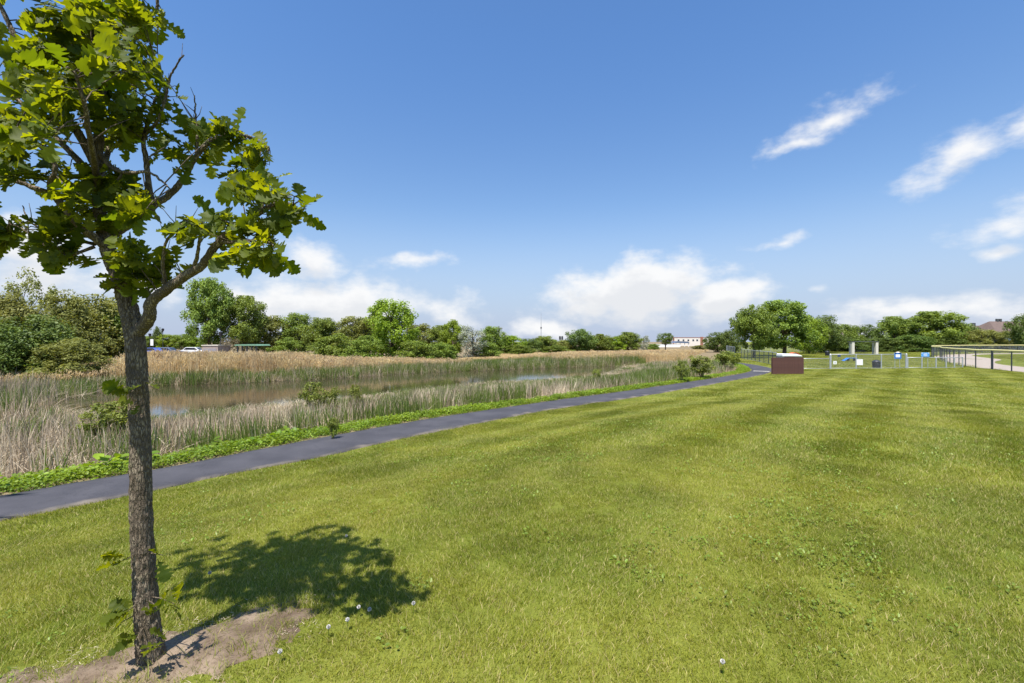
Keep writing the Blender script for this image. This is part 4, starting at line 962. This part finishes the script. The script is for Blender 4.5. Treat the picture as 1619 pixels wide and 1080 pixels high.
def sign(name, px0, px1, py0, py1, dist, label, face, marks, cat='sign', frame=None):
    k = dist / F; x0, x1 = (px0 - 809.5) * k, (px1 - 809.5) * k; z1, z0 = CAMZ + (HZ - py0) * k, CAMZ + (HZ - py1) * k; w = x1 - x0; h = z1 - z0
    t = thing(name, label, cat, ((x0 + x1) / 2, dist - .06, z0))
    MB().box(-w / 2, w / 2, 0, .015, 0, h).build('panel', face, t, bevel=.004)
    for (u0, u1, v0, v1, m) in marks: MB().box(-w / 2 + u0 * w, -w / 2 + u1 * w, -.004, -.001, v0 * h, v1 * h).build('print', m, t)
    return t
fd = gA[1]
ff = lambda px: float(np.interp(px, [1313, 1433], [gA[1], gB[1]]))
sign('notice_sign', 1352.5, 1363.5, 568, 577.3, ff(1358), 'blank white notice board on the dog park fence', M['white'], [])
sign('notice_sign', 1316.8, 1322.2, 571, 576, ff(1319), 'small white notice with a dark mark by the gate post', M['white'], [(.42, .58, .2, .8, M['black'])])
sign('camera_sign', 1323.5, 1328.5, 561, 564.2, ff(1326), 'small dark blue plate at the top of the gate post', mat('navy', (.05, .07, .16), .5), [])
SG = [None, None]
SG[0] = sign('park_sign', 1413, 1424.2, 557.6, 567.2, ff(1418), 'blue and white sign above the fence right of the trash can', M['white'], [(0, 1, .74, 1, M['blue']), (0, 1, 0, .24, M['blue']), (0, .2, .24, .74, M['blue']), (.82, 1, .24, .74, M['blue']), (.1, .3, .82, 1.0, M['black']), (.62, .95, .84, 1.0, M['black'])])
SG[1] = sign('park_sign', 1455.8, 1468.6, 557.4, 564, gC[1] - .1, 'light blue sign on posts above the low gate', mat('light_blue', (.10, .33, .75), .5), [(.3, .7, .62, .74, M['white']), (.25, .75, .38, .48, M['white']), (.3, .7, .16, .24, M['white']), (.02, .14, .8, .95, M['white']), (.86, .98, .8, .95, M['white'])])
for px, t in ((1415, SG[0]), (1422.5, SG[0]), (1457.5, SG[1]), (1467, SG[1])):
    y = t.location.y + .035; MB().tube([(0, 0, -.05), (0, 0, t.location.z + .1)], .02, 6).build('post', M['steel'], t, loc=((px - 809.5) * y / F - t.location.x, .038, -t.location.z))

def bin_(px, py, h, w, label):
    p = plane(px, py); t = thing('trash_can', label, 'trash can', (p[0], p[1], 0), .3, 'trash cans in the dog park')
    prof = [(0.0, .40), (.05, .46), (.62 * h, .5), (.70 * h, .5)]
    MB().tube([(0, 0, -.01), (0, 0, .05), (0, 0, h * .35), (0, 0, h * .72)], np.array([.44, .46, .49, .5]) * w, 16).build('can_body', M['black'], t)
    MB().tube([(0, 0, h * .72), (0, 0, h * .74), (0, 0, h * .86), (0, 0, h * .95), (0, 0, h)], np.array([.53, .53, .46, .30, .08]) * w, 16).build('dome_lid', M['black'], t, True)
    MB().box(-.18 * w, .18 * w, -.56 * w, -.40 * w, h * .76, h * .84).build('flap', M['darksteel'], t)
bin_(1385.5, 582.0, .78, .66, 'black domed trash can just behind the dog park fence')
bin_(1308, 562.3, .85, .7, 'distant dark trash can left of the pale shelter posts')

def build_shelter():
    a = plane(1348, 560); b = plane(1385.5, 560); t = thing('shelter_frame', 'pale two-post shelter frame with flat beam in the dog park', 'shelter', (a[0], a[1], 0)); L = b[0] - a[0]
    for x in (0, L): MB().box(x - .24, x + .24, -.24, .24, -.05, 2.42).build('post', M['concrete'], t, bevel=.03)
    for x in (.05, L - .05): MB().box(x - .10, x + .10, .7, .9, -.05, 2.40).build('rear_post', M['steel'], t)
    MB().box(-.3, L + .3, -.3, 1.0, 2.43, 2.55).build('roof_frame', M['darksteel'], t)
    p = plane(1395, 560.5); tb = thing('picnic_table', 'dark picnic table beside the pale shelter frame', 'table', (a[0] + 2.2, a[1] + 1.1, 0))
    MB().box(-.9, .9, -.38, .38, .70, .75).build('table_top', M['darksteel'], tb)
    for y in (-.7, .7): MB().box(-.9, .9, y - .13, y + .13, .42, .46).build('bench', M['darksteel'], tb)
    for x in (-.6, .6): MB().tube([(x, -.6, 0), (x, 0, .7), (x, .6, 0)], .03, 6).tube([(x, -.75, .41), (x, .75, .41)], .025, 6).build('leg', M['darksteel'], tb)
    p = plane(1255, 561.5); og = thing('agility_tunnel', 'orange-red dog agility tunnel by the far fence', 'tunnel', (p[0], p[1], 0))
    ar = [(-.8 * math.cos(q) * .95, .5 * math.sin(q)) for q in np.linspace(0, math.pi, 13)]; inn = [(x * .82, z * .82) for x, z in ar]
    MB().prism(ar + inn[::-1], -.5, .5).build('tunnel_tube', mat('orange_fabric', (.60, .11, .05), .6), og)
    MB().box(-.85, -.6, -.55, .55, 0, .05).box(.6, .85, -.55, .55, 0, .06).build('base', M['darksteel'], og)
    p = plane(1346, 571); rp = thing('agility_ramp', 'low blue agility ramp behind the white notice board', 'ramp', (p[0], p[1], 0))
    MB().prism([(-1.1, 0), (-1.1, .04), (-.45, .42), (.45, .42), (1.1, .04), (1.1, 0), (.45, .36), (-.45, .36)], -.25, .25).build('ramp_deck', M['blue'], rp)
    for x in (-.4, .4): MB().box(x - .03, x + .03, -.22, .22, 0, .37).build('leg', M['darksteel'], rp)
    p = plane(1419.5, 559.2); bo = thing('boulder', 'pale boulder in the grass beyond the blue and white sign', 'boulder', (p[0], p[1], 0))
    r = np.random.default_rng(4); th, ph = np.meshgrid(np.linspace(0, 6.283, 17)[:-1], np.linspace(.02, 1.75, 8)); rad = .42 * (.8 + .35 * fbm(th * 1.1 + 4, ph * 2, 6, 3))
    V = np.stack([rad * np.sin(ph) * np.cos(th) * 1.2, rad * np.sin(ph) * np.sin(th), rad * np.cos(ph) * .85 + .05], -1).reshape(-1, 3); i, j = np.meshgrid(np.arange(7), np.arange(16), indexing='ij'); k = (j + 1) % 16
    link('stone', mesh('stone', V, np.stack([i * 16 + j, (i + 1) * 16 + j, (i + 1) * 16 + k, i * 16 + k], -1).reshape(-1, 4), mat('pale_stone', (.60, .52, .46), .9, .2, 5, .4), None, True), bo)
build_shelter()

# ------------------------------------------------------------------ buildings, poles and cars far off
def house(px0, px1, eave, ridge, dist, label, wallm, roofm, wins, vents=(), depth=10, gable=False, hip=.15):
    k = dist / F; x0, x1 = (px0 - 809.5) * k, (px1 - 809.5) * k; ze, zr = CAMZ + (HZ - eave) * k, CAMZ + (HZ - ridge) * k; W_ = x1 - x0
    t = thing('house', label, 'house', ((x0 + x1) / 2, dist, 0)); h = W_ / 2
    MB().box(-h, h, 0, depth, -.1, ze).build('wall', wallm, t)
    e = .5; q = W_ * hip; c = depth / 2
    rf = MB().raw([(-h - e, -e, ze - .1), (h + e, -e, ze - .1), (h + e, depth + e, ze - .1), (-h - e, depth + e, ze - .1), (-h + q, c, zr), (h - q, c, zr)], [(0, 1, 5, 4), (1, 2, 5), (2, 3, 4, 5), (3, 0, 4), (3, 2, 1, 0)]).build('roof', roofm, t)
    for (u, hh) in vents: MB().box(-h + u * W_ - .25, -h + u * W_ + .25, c - .3, c + .3, zr - .5, zr + hh).build('chimney', M['darksteel'], rf)
    for (u, v, ww, wh) in wins:
        w = MB().box(-h + u * W_ - ww / 2, -h + u * W_ + ww / 2, -.04, -.003, v, v + wh).build('window', M['white'], t); MB().box(-h + u * W_ - ww / 2 + .08, -h + u * W_ + ww / 2 - .08, -.055, -.042, v + .08, v + wh - .08).build('pane', M['glass'], w)
    return t
roofm = mat('brown_shingle', (.13, .092, .078), .9, .2, 2, .3, 20); bluewall = mat('blue_grey_siding', (.20, .26, .33), .7, .1, 2)
house(1535, 1605, 527, 514, 150, 'long low house with brown roof and vents, behind olive trees', bluewall, roofm, [(.2, 1.0, 1.4, 1.3), (.45, 1.0, 1.4, 1.3), (.75, 1.0, 1.4, 1.3)], [(.38, .9), (.42, .9)])
house(1575, 1680, 525, 507, 142, 'taller brown-roofed house cut by the right edge', bluewall, roofm, [(.15, 1.0, 1.5, 1.3), (.4, 1.0, 1.5, 1.3), (.7, 1.0, 1.5, 1.3)], [(.27, .8), (.32, .8)])
house(1331, 1362, 534, 520, 150, 'small house whose brown roof shows between trees', mat('beige_siding', (.5, .45, .38), .8), roofm, [(.5, 1.0, 1.2, 1.2)], hip=.22)
def build_white():
    D = 250; k = D / F; t = thing('flat_roof_building', 'far pale flat-roofed building with a brick strip', 'building', ((1096 - 809.5) * k, D, 0)); w = 31 * k; h = CAMZ + 6 * k
    pale = mat('pale_panel', (.70, .64, .56), .8, .06, .5); brick = mat('brick_strip', (.30, .13, .09), .85, .2, 3)
    MB().box(-w, w, 0, 14, -.1, h).build('wall', pale, t); MB().box(-w - .1, w + .1, -.1, 14.1, h, h + .25).build('parapet', brick, t)
    MB().box(.36 * w, .50 * w, -.2, -.004, 0, h + .5).build('brick_strip', brick, t); MB().box(-w - .3, -w + .35, -.2, -.005, 0, h + .3).build('brick_strip', brick, t)
    for u in (-.75, -.5, -.25, .0, .2, .65, .85):
        wn = MB().box(u * w - .6, u * w + .6, -.06, -.004, h - 1.9, h - .8).build('window', M['white'], t); MB().box(u * w - .5, u * w + .5, -.09, -.062, h - 1.8, h - .9).build('pane', M['glass'], wn)
    k = 215 / F; c = thing('canopy_roof', 'blue-grey metal canopy before the far pale building', 'canopy', ((1079 - 809.5) * k, 215, 0))
    MB().prism([(-12 * k, 1.9), (12 * k, 1.7), (9 * k, 2.45), (-8 * k, 2.65)], 0, 6).build('roof', mat('blue_metal', (.13, .18, .27), .4, .1, 2, metal=.4), c)
    for x in (-10, -3, 4, 10): MB().box(x * k - .12, x * k + .12, .3, .55, -.1, 1.85).build('post', M['white'], c)
    k = 200 / F; f = thing('white_wall', 'long low white wall before the far pale building', 'wall', ((1052 - 809.5) * k, 200, 0)); MB().box(-23 * k, 23 * k, 0, .4, -.1, 1.3).build('wall_body', M['white'], f); MB().box(-23 * k - .05, 23 * k + .05, -.05, .45, 1.3, 1.42).build('coping', M['concrete'], f)
build_white()
def pole(name, px, top, D, label, r, cat='pole'):
    k = D / F; x = (px - 809.5) * k; h = CAMZ + (HZ - top) * k; t = thing(name, label, cat, (x, D, 0)); return t, h
t, h = pole('radio_mast', 855.5, 494, 240, 'tall thin radio mast rising above the tree line', .1, 'mast')
MB().tube([(0, 0, -.1), (0, 0, h * .55), (0, 0, h)], [.22, .16, .06], 6).build('mast_tube', M['steel'], t); MB().box(-.35, .35, -.35, .35, h * .52, h * .57).build('antenna_box', M['darksteel'], t); MB().box(-1, 1, -1, 1, -.1, .3).build('footing', M['concrete'], t)
for px, tp, D, lb in [(789, 516, 150, 'wooden utility pole with crossarm right of the silver tree'), (797.5, 527, 175, 'farther shorter utility pole beside the wooden one')]:
    t, h = pole('utility_pole', px, tp, D, lb, .1); MB().tube([(0, 0, -.1), (0, 0, h)], [.17, .12], 8).build('pole_shaft', M['bark'], t); MB().box(-1.2, 1.2, -.08, .08, h - .7, h - .5).build('crossarm', M['bark'], t)
    for x in (-1, -.5, .5, 1): MB().tube([(x, 0, h - .5), (x, 0, h - .25)], .06, 6).build('insulator', M['white'], t)
t, h = pole('traffic_signal', 887, 532, 165, 'black traffic signal heads showing over low trees', .1, 'signal')
MB().tube([(0, 0, -.1), (0, 0, h), ], .1, 8).build('pole_shaft', M['darksteel'], t)
for x in (-.45, .45):
    hd = MB().box(x - .28, x + .28, -.3, -.1, h - 1.2, h + .1).build('signal_head', M['black'], t)
    for q in range(3): MB().tube([(x, -.36, h - .95 + q * .4), (x, -.3, h - .95 + q * .4)], .14, 10).build('lens', M['darksteel'], hd)
for px, tp, D, lb in [(257.5, 519, 105, 'black lamp post right of the oak trunk'), (349, 524, 67, 'dark lamp post in front of the tallest maple'), (237, 527, 100, 'short lamp post with a white banner close to the oak trunk')]:
    t, h = pole('lamp_post', px, tp, D, lb, .1, 'lamp'); MB().tube([(0, 0, -.1), (0, 0, .5), (0, 0, .55), (0, 0, h - .7)], [.14, .12, .07, .05], 8).build('pole_shaft', M['black'], t)
    MB().tube([(0, 0, h - .75), (0, 0, h - .65), (0, 0, h - .2), (0, 0, h - .15), (0, 0, h)], [.08, .2, .28, .3, .03], 8).build('lamp_head', M['black'], t)
    if px == 237: MB().box(.12, .75, -.02, .02, 1.6, 3.0).build('banner', M['white'], t); MB().box(.04, .8, -.015, .015, 3.01, 3.06).build('arm', M['black'], t)
def build_lot():
    k = 66 / F; t = thing('block_enclosure', 'grey-tan block enclosure above the reeds', 'enclosure', ((332 - 809.5) * k, 66, 0)); w = 12.5 * k
    tan = mat('tan_block', (.36, .29, .25), .9, .12, 2); MB().box(-w, w, 0, 3, -.1, 1.88).build('wall', tan, t); MB().box(-w - .08, w + .08, -.08, 3.08, 1.88, 2.0).build('cap', M['concrete'], t)
    MB().box(-.9, .9, -.05, -.004, .3, 1.5).build('gate', mat('grey_gate', (.30, .28, .30), .6), t)
    k = 64 / F; t = thing('picnic_shelter', 'flat green roofed shelter above the reeds', 'shelter', ((390 - 809.5) * k, 64, 0)); w = 16 * k
    MB().prism([(-w - .2, 1.9), (w + .2, 1.9), (w, 2.1), (-w, 2.1)], -.3, 3.3).build('roof', mat('green_roof', (.16, .30, .20), .6), t)
    for x in np.linspace(-w + .1, w - .1, 5): MB().box(x - .08, x + .08, 0, .16, -.1, 1.9).build('post', M['darksteel'], t)
    def car(px, D, rz, col, label):
        k = D / F; t = thing('parked_car', label, 'car', ((px - 809.5) * k, D, 0), rz, 'cars in the parking lot'); pm = mat('car_paint', col, .25, .05, 2, spec=.6)
        body = MB().prism([(-2.2, .35), (2.2, .35), (2.25, .6), (2.15, .82), (1.2, .92), (-1.8, .95), (-2.2, .85)], -.88, .88).build('body', pm, t, bevel=.06)
        MB().prism([(-1.75, .95), (1.15, .93), (.45, 1.42), (-1.2, 1.45)], -.76, .76).build('cabin', pm, t, bevel=.05)
        for s in (-1, 1): MB().raw([(-1.5, s * .775, .99), (.9, s * .775, .97), (.38, s * .775, 1.36), (-1.1, s * .775, 1.38)], [(0, 1, 2, 3)]).build('window', M['glass'], t)
        MB().raw([(1.09, -.66, 1.0), (1.09, .66, 1.0), (.53, .6, 1.39), (.53, -.6, 1.39)], [(0, 1, 2, 3)]).build('windscreen', M['glass'], t)
        for x in (-1.35, 1.4):
            for s in (-1, 1):
                w = MB().tube([(x, s * .70, .32), (x, s * .90, .32)], .32, 14).build('wheel', M['rubber'], t); MB().tube([(x, s * .90, .32), (x, s * .915, .32)], .18, 10).build('rim', M['steel'], w)
        for s in (-1, 1): MB().box(2.2, 2.27, s * .62 - .18, s * .62 + .18, .62, .74).build('headlight', M['white'], t)
    car(190, 78, .1, (.03, .10, .42), 'blue car left of the oak trunk, half hidden by reeds'); car(236, 78, 3.2, (.10, .14, .42), 'blue car just right of the oak trunk, half hidden by reeds')
    car(266, 80, .05, (.16, .18, .26), 'grey-blue car under the lamp post, half hidden by reeds'); car(308, 84, .1, (.75, .75, .76), 'white car beside the grey-tan enclosure')
build_lot()
